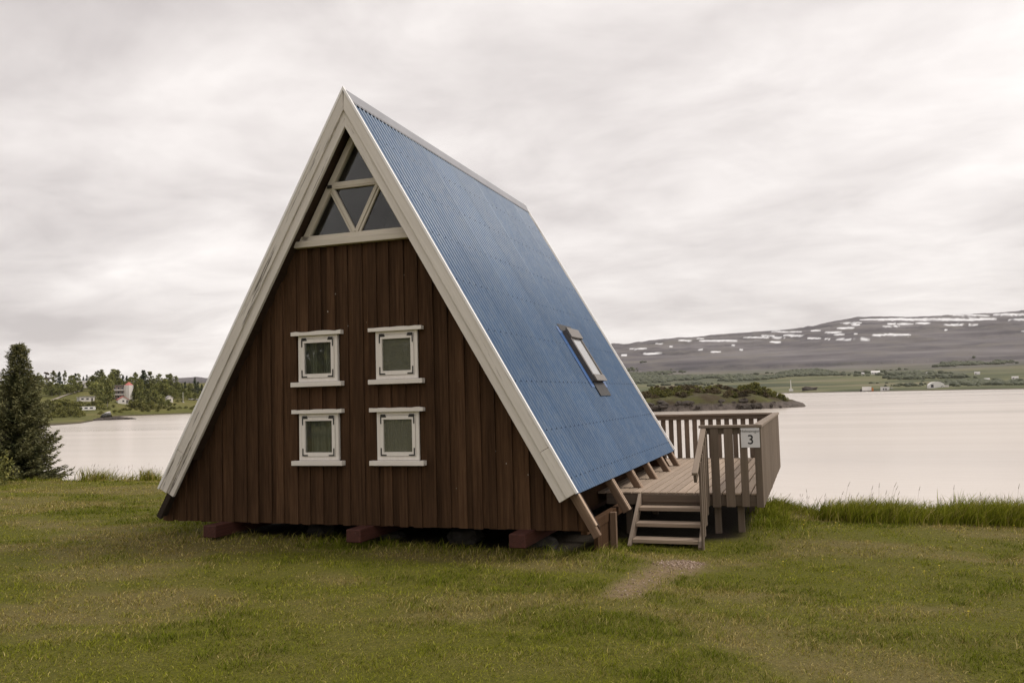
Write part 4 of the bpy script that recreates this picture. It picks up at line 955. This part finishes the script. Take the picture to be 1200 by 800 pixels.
# far woods on the plain and the lower slopes: one mass
b = bmesh.new(); bmesh.ops.create_icosphere(b, subdivisions=1, radius=1); bv = np.array([v.co[:] for v in b.verts]); bf = np.array([[v.index for v in f.verts] for f in b.faces]); b.free()
az_ = np.radians(RNG.uniform(-14, 16, 60000)); R_ = RNG.uniform(0, 1, 60000); Rs_ = np.interp(az_, SAZ, SRR); R_ = Rs_ + 120 + (3700 - Rs_ - 120) * R_
q = polar(az_, R_); w_ = fbm(q[:, 0] / 260 + 5, q[:, 1] / 520 + 2, 4, 71)
w_ = w_ + RNG.normal(size=len(w_)) * .035
keep = (w_ > np.interp(R_, [800, 1300, 1700, 2100, 2700, 3300, 3700], [.80, .63, .57, .53, .57, .72, .90])); az_, R_, q = az_[keep][:7500], R_[keep][:7500], q[keep][:7500]
zz_ = mz(az_, R_); n = len(q); hh = RNG.uniform(1.6, 5.0, n) * np.interp(R_, [900, 2500], [.7, 1.2]); ww = hh * RNG.uniform(.9, 2.2, n)
vv = (bv[None] * np.stack([ww, ww, hh], 1)[:, None] * RNG.uniform(.75, 1.2, (n, len(bv), 1))) + np.stack([q[:, 0], q[:, 1], zz_ + hh * .45], 1)[:, None]
ff = bf[None] + (np.arange(n) * len(bv))[:, None, None]
F_FARWOOD = foliage_mat('far_wood_foliage', (0.055, 0.062, 0.036), (0.068, 0.076, 0.042), (0.090, 0.096, 0.052), 0.0, 0.01)
tag(put(bpy.data.objects.new('far_woods', npmesh('far_woods', vv.reshape(-1, 3), ff.reshape(-1, 3), None, F_FARWOOD, {'rnd': np.repeat(RNG.random(n), len(bv))}))),
    'scattered dark woods on the plain below the mountain', 'woods', None, 'stuff')
# farm buildings and vehicles on the right shore
R0 = 1150
P = mpt(1097, 1120); o = empty('arched_barn', tuple(P), facing(1097) + .15, 'white barn with rounded roof on the far right shore', 'barn'); M = WM[o]
arc = [(8.5 * math.cos(math.pi * k / 12), 1.6 + 5.2 * math.sin(math.pi * k / 12)) for k in range(13)]
MB().prism([(-8.5, -1), (8.5, -1)] + arc, -5, 9).obj('shell', M_WPAINT, o, M); MB().box((-6.3, -5.05, 0), (-3.4, -5.004, 3.6)).obj('door', M_PANE, o, M); MB().box((8.5, -3, -1), (13, 4, 2.6)).obj('side_shed', M_WALLW, o, M)
P = mpt(1037, 1195); house('white_service_hut', 'white box-like hut between the truck and the barn on the far shore', 'hut', P, facing(1037), 10.5, 5, 4.6, 'flat', M_WPAINT, M_WALLG, [(-2.4, -.8, .6, 2.6), (.3, 1.9, .6, 2.6)], 1, None, False)
car(mpt(1044.5, 1190), facing(1044), 'white car parked beside the white hut on the far right shore', M_WPAINT); car(mpt(1104.5, 1095), facing(1104), 'pale car parked by the rounded barn on the far right shore', M_WPAINT)
P = mpt(1016, 1215); o = empty('cargo_truck', tuple(P), facing(1016), 'truck with white box and orange cab on the far right shore', 'truck'); M = WM[o]
MB().box((-6, -1.3, 1.2), (5.2, 1.3, 6.6)).obj('cargo_box', M_WPAINT, o, M); MB().prism([(5.4, .7), (7.8, .7), (7.8, 3.2), (7.2, 5.0), (5.4, 5.0)], -1.3, 1.3).obj('cab', M_ORANGE, o, M); MB().box((-6, -1.0, .75), (7.5, 1.0, 1.18)).obj('chassis', M_BRKT, o, M)
for x_ in (-4.6, -3.2, 4.0, 6.6):
    for y in (-1.1, 1.1): wheel(o, M, x_, y, .55, .35)
MB().box((-8.8, -1.3, .4), (-6.2, 1.3, 3.6)).obj('rear_trailer', M_DKR, o, M)
P = mpt(927, 1440); o = empty('beacon_mast', tuple(P), facing(927), 'slim white beacon mast on the far shore above the islet', 'mast'); M = WM[o]
MB().tube((0, 0, -1), (0, 0, 16), .75, .45, 8).obj('mast', M_WPAINT, o, M); MB().box((-3.2, -2, -1), (3.2, 2, 2.6)).obj('base_hut', M_WPAINT, o, M); MB().tube((0, 0, 16), (0, 0, 17.2), .9, .5, 8).obj('lantern', M_WALLG, o, M)
P = mpt(949, 1425); rock('stone_mound', P + np.array([0, 0, 1.0]), 7.5, 'dark stone mound right of the beacon mast', 'mound', None, None, 77, .6)
house('white_farmhouse', 'largest white farmhouse on the green plain under the mountain', 'house', mpt(1027, 2500), facing(1027), 22, 10, 5, 'gable_x', M_WPAINT, M_WPAINT, [(-8, -6, 1.5, 3.5), (-2, 0, 1.5, 3.5), (4, 6, 1.5, 3.5)], 4, None, False)
for k, (px, R, w_, lb) in enumerate([(1012,2480,9,'small white house left of the large farmhouse'),(1088,2300,9,'small white house right of the large farmhouse'),(1146,2200,14,'pale farm building below the snow strips right of centre'),(1157,1800,11,'white house nearer the shore right of the barn'),(1190,1900,14,'rightmost white farmhouse on the far plain'),(820,2700,10,'lone white house on the slope above the islet')]):
    house('farmhouse', lb, 'house', mpt(px, R), facing(px), w_ * .8, 7, 3.2, 'gable_x', M_WPAINT, M_WALLG, [(-w_*.3, -w_*.1, 1.2, 3)], 3, None, False)

# ------------------------------------------------------------------ rocky islet
IX = [700, 740, 760, 790, 820, 850, 880, 905, 925, 940, 946]; IH = [3.8, 4.6, 5.4, 5.8, 6.0, 5.6, 4.8, 3.4, 1.6, .5, -1.5]
IAZ = [azim(a) for a in IX]
def islz(az, R):
    top = np.interp(az, IAZ, IH); fr = np.interp(az, [azim(700), azim(800), azim(880), azim(946)], [246, 240, 244, 262]); wd = np.interp(az, [azim(700), azim(880), azim(946)], [110, 70, 16])
    u = (R - fr) / wd; prof = np.clip(np.minimum(u / 0.05, 1), 0, 1) * 0.36 + 0.64 * np.clip(np.sin(np.pi * np.clip(u * .9 + .02, 0, 1)), 0, 1) ** .6
    prof = np.where((u < 0) | (u > 1), -0.25, prof); top = np.where((u < 0) | (u > 1), 3.0, top)
    xy = polar(az, R); n = fbm(xy[..., 0] / 5, xy[..., 1] / 5, 4, 90) - .5
    return LAKE_Z + top * prof + n * 2.0 * (prof > 0)
AZi = np.linspace(azim(690), azim(950), 170); Ri = np.linspace(232, 362, 110); A2, R2 = np.meshgrid(AZi, Ri); XY = polar(A2, R2); Zi = islz(A2, R2)
t = NT('islet_rock_and_heath').set(0.95, 0, 0.15); sx_ = t.n('ShaderNodeSeparateXYZ'); t.link(t.pos(), sx_.inputs[0])
g = t.noise(t.pos(), 0.5, 6, 0.7); g2 = t.noise(t.pos(), 0.12, 4, 0.6)
rk = t.ramp(g, [(0.3, (0.045, 0.036, 0.030)), (0.7, (0.15, 0.125, 0.108))]); he = t.ramp(g2, [(0.4, (0.060, 0.046, 0.026)), (0.55, (0.075, 0.072, 0.028)), (0.68, (0.10, 0.095, 0.036))])
mr = t.n('ShaderNodeMapRange'); t.link(t.math('ADD', sx_.outputs[2], t.math('MULTIPLY', g, 1.5)), mr.inputs[0]); mr.inputs[1].default_value = -1.7; mr.inputs[2].default_value = -1.0
t.col(t.mix(mr.outputs[0], rk, he)); t.bump(g, 0.8, 0.6)
tag(put(bpy.data.objects.new('islet', npmesh('islet', np.concatenate([XY, Zi[..., None]], -1).reshape(-1, 3), None, gridfaces(len(AZi), len(Ri)), t.m, None, False))), kind='structure')
rg = random.Random(5)
def isl_shrub(px, R, h, kd, wd, lb, gp):
    az = np.array(azim(px)); q = polar(az, np.array(float(R))); z = float(islz(az, np.array(float(R)))); tree('shrub', kd, (q[0], q[1], z - .15), h, wd, lb, 'shrub', gp)
for px, R, h, wd in [(884,262,3.6,1.0),(889,264,3.2,1.0),(878,264,3.0,1.1),(895,264,2.6,1.0),(901,266,2.2,1.0),(907,266,2.0,1.0),(914,266,2.0,.9),(918,267,1.8,1.0),(872,262,2.6,1.0),(868,266,2.2,1.1)]:
    isl_shrub(px, R, h, 'shrub', wd, 'green shrub in the clump at the right end of the islet', 'green shrubs at the right end of the islet')
for px, R, h, wd in [(768,256,2.4,1.1),(776,254,2.2,1.1),(783,255,2.4,1.0),(790,258,2.0,1.1),(800,254,1.7,1.1),(807,252,1.5,1.1),(815,262,2.2,1.0),(822,262,2.2,1.0),(832,262,2.3,1.0),(838,264,2.0,1.0),(856,252,1.7,1.1),(861,252,1.5,1.0),(811,256,1.3,1.1),(771,262,2.2,1),(796,264,1.9,1),(765,268,2.4,1)]:
    isl_shrub(px, R, h, 'shrub', wd, 'green shrub among brown heath on the middle of the islet', 'green shrubs on the middle of the islet')
for k in range(80):
    isl_shrub(rg.uniform(745, 898), rg.uniform(246, 292), rg.uniform(.8, 2.0), 'moor', rg.uniform(1.0, 1.5), 'low brown heath shrub on top of the islet', 'brown heath shrubs on the islet')
for k in range(34):
    px = rg.uniform(752, 936); az = np.array(azim(px)); R = np.interp(px, [700, 800, 880, 946], [246, 240, 244, 262]) + rg.uniform(0, 3); q = polar(az, np.array(R))
    rock('shore_rock', (q[0], q[1], max(LAKE_Z + .1, float(islz(az, np.array(R))) - .2)), rg.uniform(.5, 1.3) * (1 if px < 900 else .55), 'grey rock along the waterline of the islet', 'rock', 'rocks along the islet shore', None, 200 + k, .7)

# ------------------------------------------------------------------ big spruce and leafy bush at the left edge of the lawn
def big_spruce():
    R = 29.6; az = azim(21); q = polar(np.array(az), np.array(R)); gz = float(ground(q[0], q[1]))
    P = np.array([q[0], q[1], gz]); Ht = at(21, 404, R)[2] - gz
    o = empty('spruce_tree', tuple(P), 0, 'large dark spruce at the left edge of the lawn by the water', 'spruce'); M = WM[o]
    tk = MB(); tk.tube((0, 0, -.2), (0.02, 0, Ht * .5), .10, .055, 10); tk.tube((0.02, 0, Ht * .5), (0, 0, Ht * .985), .055, .008, 8); tk.obj('trunk', M_BARK, o, M)
    rg = np.random.default_rng(3); V = []; Q = []; br = MB(); rn_ = []
    nb_ = 560
    for k in range(nb_):
        u = (k + rg.uniform(0, 1)) / nb_; h = Ht * (0.035 + 0.95 * u ** 1.12)
        fr = 1 - h / Ht
        Lb = (1.27 * fr ** 0.80 + 0.012) * rg.uniform(0.72, 1.12) * (1.0 + 0.15 * math.sin(h * 7))
        a = k * 2.399 + rg.uniform(-.4, .4)
        d = np.array([math.cos(a), math.sin(a), 0]); sd_ = np.array([-d[1], d[0], 0])
        rise = np.interp(fr, [0, .06, .2, .5, 1], [1.0, .5, .22, .05, -.12])
        npt = max(3, int(Lb / 0.07)); pr = np.array([0, 0, h])
        for j in range(1, npt + 1):
            s = j / npt; c = np.array([0, 0, h]) + d * Lb * s + np.array([0, 0, 1]) * (Lb * (rise * s + 0.22 * s * s * (1 if fr < .75 else .5) - 0.10 * math.sin(s * 3.1)))
            if j == npt: br.tube((0, 0, h), tuple(c), 0.012 * (fr + .25), 0.003, 3, False)
            tl = (min(0.10, .03 + .5 * fr) + 0.26 * min(1, Lb) * (1 - s) ** .8 * (0.4 + s)) * rg.uniform(.7, 1.2)
            for sg_ in (-1, 1, 0):
                dirv = d * (0.75 if sg_ else 1) + sd_ * sg_ * rg.uniform(.5, .95) + np.array([0, 0, rg.uniform(-.22, .35)])
                if sg_ == 0: dirv = d + np.array([0, 0, rg.uniform(.1, .6)]); 
                dirv /= np.linalg.norm(dirv); l_ = tl if sg_ else 0.11
                nseg = max(2, int(l_ / 0.05))
                for e_ in range(nseg):        # needle tufts along the twig
                    p0 = c + dirv * l_ * (e_ / nseg) + rg.normal(size=3) * .012
                    ax = dirv + rg.normal(size=3) * .45; ax /= np.linalg.norm(ax)
                    nr = rg.normal(size=3); nr -= ax * (nr @ ax); nr /= np.linalg.norm(nr); ln = rg.uniform(.06, .115); wn = rg.uniform(.016, .030)
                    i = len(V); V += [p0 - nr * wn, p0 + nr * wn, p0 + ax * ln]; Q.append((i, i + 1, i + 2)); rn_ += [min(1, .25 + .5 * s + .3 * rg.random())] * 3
            pr = c
    br.obj('branches', M_BARK, o, M)
    put(bpy.data.objects.new('crown', npmesh('crown', np.array(V), np.array(Q), None, F_SPRUCE, {'rnd': np.array(rn_)})), o, M)
big_spruce()
R = 27.5; q = polar(np.array(azim(-16)), np.array(R)); o = empty('leafy_bush', (q[0], q[1], float(ground(q[0], q[1]))), 0, 'leafy green bush cut by the left picture edge under the spruce', 'bush'); M = WM[o]
P = crown_points(2600, lambda h: 0.62 * math.sin(math.pi * (0.3 + 0.65 * h)) ** .7 + .03, 40, 8) * np.array([1, 1, 1.15])
put(bpy.data.objects.new('foliage', leaf_cloud(P, 0.045, F_SHRUB, 'foliage')), o, M)
sb = MB()
for k in range(9):
    a = k * .7; sb.tube((0, 0, -.1), (.35 * math.cos(a), .35 * math.sin(a), .7), .012, .004, 4)
sb.obj('stem', M_BARK, o, M)

# ------------------------------------------------------------------ grass
t = NT('grass_blade').set(0.8, 0, 0.06)
r = t.attr('rnd'); dr = t.attr('dry'); lu = t.attr('lush')
cg = t.ramp(r, [(0.0, (0.085, 0.098, 0.006)), (0.5, (0.222, 0.236, 0.018)), (1.0, (0.375, 0.365, 0.050))])
cdr = t.ramp(r, [(0.0, (0.16, 0.120, 0.030)), (0.5, (0.36, 0.28, 0.085)), (1.0, (0.58, 0.47, 0.20))])
cl = t.ramp(r, [(0.0, (0.034, 0.050, 0.003)), (1.0, (0.165, 0.200, 0.014))])
c = t.mix(t.math('MULTIPLY', lu, 0.8), cg, cl); c = t.mix(dr, c, cdr); t.col(c)
tr = t.n('ShaderNodeBsdfTranslucent'); t.link(c, tr.inputs[0]); m_ = t.n('ShaderNodeMixShader'); m_.inputs[0].default_value = 0.3
t.link(t.b.outputs[0], m_.inputs[1]); t.link(tr.outputs[0], m_.inputs[2]); t.link(m_.outputs[0], t.out.inputs[0]); M_GRASS = t.m
def blades(x, y, hgt, wid, lean, dry_, lush_, name, label, cat, z=None, seg=2, wind=(0.25, 0.1)):
    n = len(x); z = ground(x, y) if z is None else z
    th = RNG.uniform(0, 2 * np.pi, n); sd_ = np.stack([np.cos(th), np.sin(th), np.zeros(n)], 1)
    la = RNG.uniform(0, 2 * np.pi, n); ld = np.stack([np.cos(la) + wind[0], np.sin(la) + wind[1], np.zeros(n)], 1)
    B = np.stack([x, y, z - 0.006], 1); up = np.array([0, 0, 1.0]); w = wid[:, None] * sd_ * .5; h = hgt[:, None]; ln = lean[:, None]
    V = [B - w, B + w]; 
    for k in range(1, seg):
        s = k / seg; c_ = B + up * h * s * (1 - .12 * s) + ld * h * ln * s * s; V += [c_ - w * (1 - .35 * s), c_ + w * (1 - .35 * s)]
    V.append(B + up * h * .92 * np.sqrt(np.clip(1.05 - .35 * ln * ln, .3, 1)) + ld * h * ln)
    m = len(V); V = np.stack(V, 1).reshape(-1, 3); i = np.arange(n) * m
    q4 = np.concatenate([np.stack([i + 2*k, i + 2*k + 1, i + 2*k + 3, i + 2*k + 2], 1) for k in range(seg - 1)]); q3 = np.stack([i + m - 3, i + m - 2, i + m - 1], 1)
    me = npmesh(name, V, q3, q4, M_GRASS, {'rnd': np.repeat(RNG.random(n), m), 'dry': np.repeat(dry_, m), 'lush': np.repeat(lush_, m)})
    return tag(put(bpy.data.objects.new(name, me)), label, cat, None, 'stuff')
NB = 430000
u = RNG.random(NB); p_ = 0.45; R = (4.4 ** p_ + u * (33 ** p_ - 4.4 ** p_)) ** (1 / p_); az = np.radians(RNG.uniform(-60, 24, NB))
q = polar(az, R); gx_, gy_ = q[:, 0], q[:, 1]; bd = bankd(gx_, gy_); pm = pathmask(gx_, gy_)
under = (np.abs(gx_) < 3.0) & (gy_ > 0.55) & (gy_ < 7.4) | (gx_ > 2.9) & (gx_ < 4.7) & (gy_ > 2.35) & (gy_ < 9.3)
keep = (bd < 0.9) & ~under & (RNG.random(NB) > pm * np.interp(gy_, [-1.2, .2], [.22, .78]))
gx_, gy_, R, bd, pm = gx_[keep], gy_[keep], R[keep], bd[keep], pm[keep]; n = len(gx_)
dr = dryness(gx_, gy_); lu = lush(gx_, gy_) * (1 - dr * .5)
ex = np.maximum(np.abs(gx_) - 3.15, 0); dcab = np.hypot(ex, np.maximum(np.maximum(0.1 - gy_, gy_ - 7.4), 0)); near = np.clip(1 - dcab / 0.55, 0, 1)
ddk = np.hypot(np.maximum(np.maximum(2.9 - gx_, gx_ - 4.95), 0), np.maximum(np.maximum(2.6 - gy_, gy_ - 9.5), 0)); near = np.maximum(near, np.clip(1 - ddk / 0.8, 0, 1) * .8)
near *= np.clip(1 - pm * 2, 0, 1)
hg = (0.020 + 0.022 * RNG.random(n) + 0.020 * lu) * (1 - 0.45 * pm) + near * RNG.uniform(0.0, 0.11, n) * (RNG.random(n) < .6) + np.clip(bd + 1.2, 0, 1) * 0.05 * RNG.random(n)
c2 = np.clip((fbm(gx_ * 3.2, gy_ * 3.2, 3, 63) - .3) / .4, 0, 1); c3 = np.clip((fbm(gx_ * 9, gy_ * 9, 2, 65) - .25) / .5, 0, 1)
hg = hg * (0.55 + 0.75 * c2) * (0.7 + 0.6 * c3); hg += (RNG.random(n) < .02) * RNG.uniform(.02, .08, n) * (0.4 + lu)
lu = np.clip(lu + (c2 - .55) * .8, 0, 1)
wd = 0.0052 * (R / 6.5) ** 0.75 * RNG.uniform(.7, 1.3, n)
dr = np.maximum(dr, pm * 1.0); dry_b = np.clip((RNG.random(n) < (0.06 + 0.66 * dr)) * RNG.uniform(.5, 1, n) + .25 * dr - .3 * near, 0, 1)
blades(gx_, gy_, hg, wd, RNG.uniform(.35, 1.5, n), dry_b, np.clip(lu + near * .4, 0, 1), 'lawn_grass', 'short mown green and straw grass covering the lawn', 'grass')
# tall grass along the bank
bx, by, bh, bdry, blu = [], [], [], [], []
rg = np.random.default_rng(8)
def clumps(x0, x1, n, d0, d1, h0, h1, per=70, dry=.15):
    for k in range(n):
        x = rg.uniform(x0, x1); d = rg.uniform(d0, d1); y = float(np.interp(x, BX, BY)) + d; hh = rg.uniform(h0, h1) * (0.72 + 0.85 * float(fbm(np.array(x * 1.1), np.array(0.3), 3, 15)) * 1.1); m = int(per * rg.uniform(.6, 1.3))
        bx.append(x + rg.normal(size=m) * .13); by.append(y + rg.normal(size=m) * .12); bh.append(hh * rg.uniform(.45, 1.1, m)); bdry.append((rg.random(m) < dry) * rg.uniform(.4, 1, m)); blu.append(rg.uniform(.1, 1, m) * rg.uniform(.5, 1))
clumps(5.7, 15, 560, -.75, .7, .22, .42, 80); clumps(6.2, 10, 90, -.5, .4, .32, .48); clumps(4.95, 6.1, 40, -.35, .55, .10, .22, 60); clumps(5.0, 5.6, 12, .0, .5, .16, .28, 50, .3)
clumps(-13.9, -11.2, 34, -.2, .5, .18, .40, 55, .45); clumps(-20, -14, 60, -.1, .7, .06, .16, 45, .3); clumps(-11, -4, 40, .0, .7, .05, .12, 40, .2)
clumps(4.7, 5.3, 26, -3.4, -.6, .07, .17, 60, .1)
bx, by, bh, bdry, blu = map(np.concatenate, (bx, by, bh, bdry, blu)); n = len(bx)
blades(bx, by, bh, .007 * RNG.uniform(.7, 1.5, n) * np.where(bx < 0, 1.6, 1.1), RNG.uniform(.15, 1.0, n), bdry, blu, 'bank_grass', 'tall wild grass along the edge of the lake bank', 'grass', None, 4, (.55, .1))
# flowering grass stems with seed heads
sv = MB(); rg2 = random.Random(4)
t = NT('seed_head').set(.9, 0, .1).col((0.17, 0.125, 0.075)); M_SEED = t.m
def stem(x, y, h):
    z = float(ground(x, y)); lx = rg2.uniform(-.02, .10) * h * 2; ly = rg2.uniform(-.1, .1) * h
    a = (x, y, z); b = (x + lx * .4, y + ly * .4, z + h * .65); c_ = (x + lx, y + ly, z + h); d_ = (x + lx * 1.45, y + ly * 1.4, z + h * 1.14)
    sv.tube(a, b, .0018, .0015, 3, False); sv.tube(b, c_, .0015, .0012, 3, False); sv.tube(c_, d_, .0042, .0018, 5)
for k in range(60):
    x = rg2.uniform(5.9, 15); stem(x, float(np.interp(x, BX, BY)) + rg2.uniform(-.3, .7), rg2.uniform(.36, .56))
for k in range(18):
    x = rg2.uniform(5.0, 6.2); stem(x, float(np.interp(x, BX, BY)) + rg2.uniform(0, .7), rg2.uniform(.26, .42))
for k in range(40):
    x = rg2.uniform(-13.8, -11.2); stem(x, float(np.interp(x, BX, BY)) + rg2.uniform(-.2, .4), rg2.uniform(.3, .46))
tag(sv.obj('seed_stems', M_SEED), 'thin grass stems with brown seed heads above the bank grass', 'grass', None, 'stuff')
# gravel on the worn path
gv = []; gf = []
b = bmesh.new(); bmesh.ops.create_icosphere(b, subdivisions=1, radius=1); bv = np.array([v.co[:] for v in b.verts]); bf = np.array([[v.index for v in f.verts] for f in b.faces]); b.free()
x = RNG.uniform(2.5, 4.6, 60000); y = RNG.uniform(-2.2, 1.6, 60000); pm = pathmask(x, y); up_ = np.clip((y - 0.1) / 0.6, .05, 1); k_ = RNG.random(60000) < np.clip(pm * 1.2 - .45, 0, 1) * up_ * .45
x, y = x[k_][:9000], y[k_][:9000]; n = len(x); s = RNG.uniform(.004, .012, n) * np.where(RNG.random(n) < .05, 1.7, 1)
vv = bv[None] * (s[:, None] * RNG.uniform(.6, 1.2, (n, 3)))[:, None] + np.stack([x, y, ground(x, y) + s * .3], 1)[:, None]; ff = bf[None] + (np.arange(n) * len(bv))[:, None, None]
t = NT('path_gravel').set(.9, 0, .2); t.col(t.ramp(t.attr('rnd'), [(0, (.17, .115, .08)), (.5, (.29, .21, .155)), (1, (.43, .34, .27))]))
tag(put(bpy.data.objects.new('path_gravel', npmesh('path_gravel', vv.reshape(-1, 3), ff.reshape(-1, 3), None, t.m, {'rnd': np.repeat(RNG.random(n), len(bv))}))), 'reddish gravel on the worn patch before the steps', 'gravel', None, 'stuff')
# small yellow and white lawn flowers
M_YEL = flat('yellow_petals', (.60, .46, .04), .7); fl = MB(); rg3 = random.Random(12)
spots = [(rg3.uniform(5.2, 9.5), rg3.uniform(-1.5, 4.6)) for _ in range(26)] + [(rg3.uniform(-13, -5), rg3.uniform(1, 7.5)) for _ in range(18)] + [(rg3.uniform(0, 5), rg3.uniform(-3.5, -.5)) for _ in range(3)]
for x, y in spots:
    z = float(ground(x, y)) + rg3.uniform(.04, .075); r_ = rg3.uniform(.008, .014)
    fl.add([(x + r_ * (1 if k % 2 else .55) * math.cos(k * math.pi / 5), y + r_ * (1 if k % 2 else .55) * math.sin(k * math.pi / 5), z + .003 * (k % 2)) for k in range(10)] + [(x, y, z + .008)], [(k, (k + 1) % 10, 10) for k in range(10)])
    fl.tube((x, y, z - .06), (x, y, z), .0015, .0015, 3, False)
tag(fl.obj('lawn_flowers', M_YEL), 'tiny yellow flowers dotted over the lawn', 'flowers', None, 'stuff')

# trees behind the viewer, mirrored in the small windows
for k, (x, y, h, wd) in enumerate([(-6, -41, 6.5, .95), (-10, -38, 7.2, .95), (-14, -36, 6.0, 1.0), (-18, -35, 7.0, .95), (-2, -43, 6.8, .95), (-22, -33, 6.4, 1.0), (3, -45, 7.0, .95), (8, -46, 6.2, 1.0), (-26, -32, 6.6, .95), (-12, -43, 8.2, .9)]):
    tree('birch_tree', 'birch', (x, y, float(ground(x, y))), h, wd, 'birch behind the viewer, dimly mirrored in the small cabin windows', 'birch', 'birches behind the viewer')

# ordinal labels for look-alikes
ORD = 'first second third fourth fifth sixth seventh eighth ninth tenth eleventh twelfth thirteenth fourteenth fifteenth sixteenth seventeenth eighteenth nineteenth twentieth'.split()
def area(px):
    for lim, nm in ((61, 'left of the far road'), (93, 'behind the far road'), (107, 'around the hilltop house'), (131, 'between the flat-roofed house and the tower'), (166, 'around the tower building'), (186, 'just right of the tower building'), (206, 'around the tiny white cottage')):
        if px < lim: return nm
    return 'at the right end of the far wood'
sets = {}
for o in list(COL.objects):
    if o.parent or 'group' not in o: continue
    gp = o['group']; px = float(proj(np.array(o.matrix_basis.translation))[0])
    if gp in ('leafy trees on the far left shore', 'poplars on the far left shore', 'spruces on the far left shore', 'shrubs on the far left shore'):
        if o['label'].split()[0] in ('broad', 'tallest', 'dense'): continue
        kd = {'leafy': 'leafy tree', 'poplars': 'slender poplar', 'spruces': 'dark spruce', 'shrubs': 'low green shrub'}[gp.split()[0]]
        sets.setdefault((kd, area(px)), []).append((px, o))
    elif gp.startswith('green shrubs at'): sets.setdefault(('green shrub', "of the clump at the islet's right end"), []).append((px, o))
    elif gp.startswith('green shrubs on'): sets.setdefault(('green shrub', 'on the brown middle of the islet'), []).append((px, o))
    elif gp.startswith('reef'): sets.setdefault(('dark rock', 'in the reef off the far left shore'), []).append((px, o))
for (kd, ar), lst in sets.items():
    lst.sort(key=lambda a: a[0])
    for k, (px, o) in enumerate(lst):
        o['label'] = (kd + ' ' + ar) if len(lst) == 1 else '%s from the left, %s %s' % (ORD[k], kd, ar)

# ------------------------------------------------------------------ thin haze over the lake
hz = NT('thin_haze'); hz.N.remove(hz.b); pv_ = hz.n('ShaderNodeVolumePrincipled'); pv_.inputs['Color'].default_value = (0.92, 0.90, 0.90, 1); pv_.inputs['Density'].default_value = 2.5e-5; pv_.inputs['Anisotropy'].default_value = 0.2
hz.link(pv_.outputs[0], hz.out.inputs['Volume'])
hb = MB().box((-13000, -13000, LAKE_Z - 8), (13000, 13000, 900)).obj('haze', hz.m); tag(hb, 'thin pale haze over the lake and hills', 'haze', None, 'stuff')
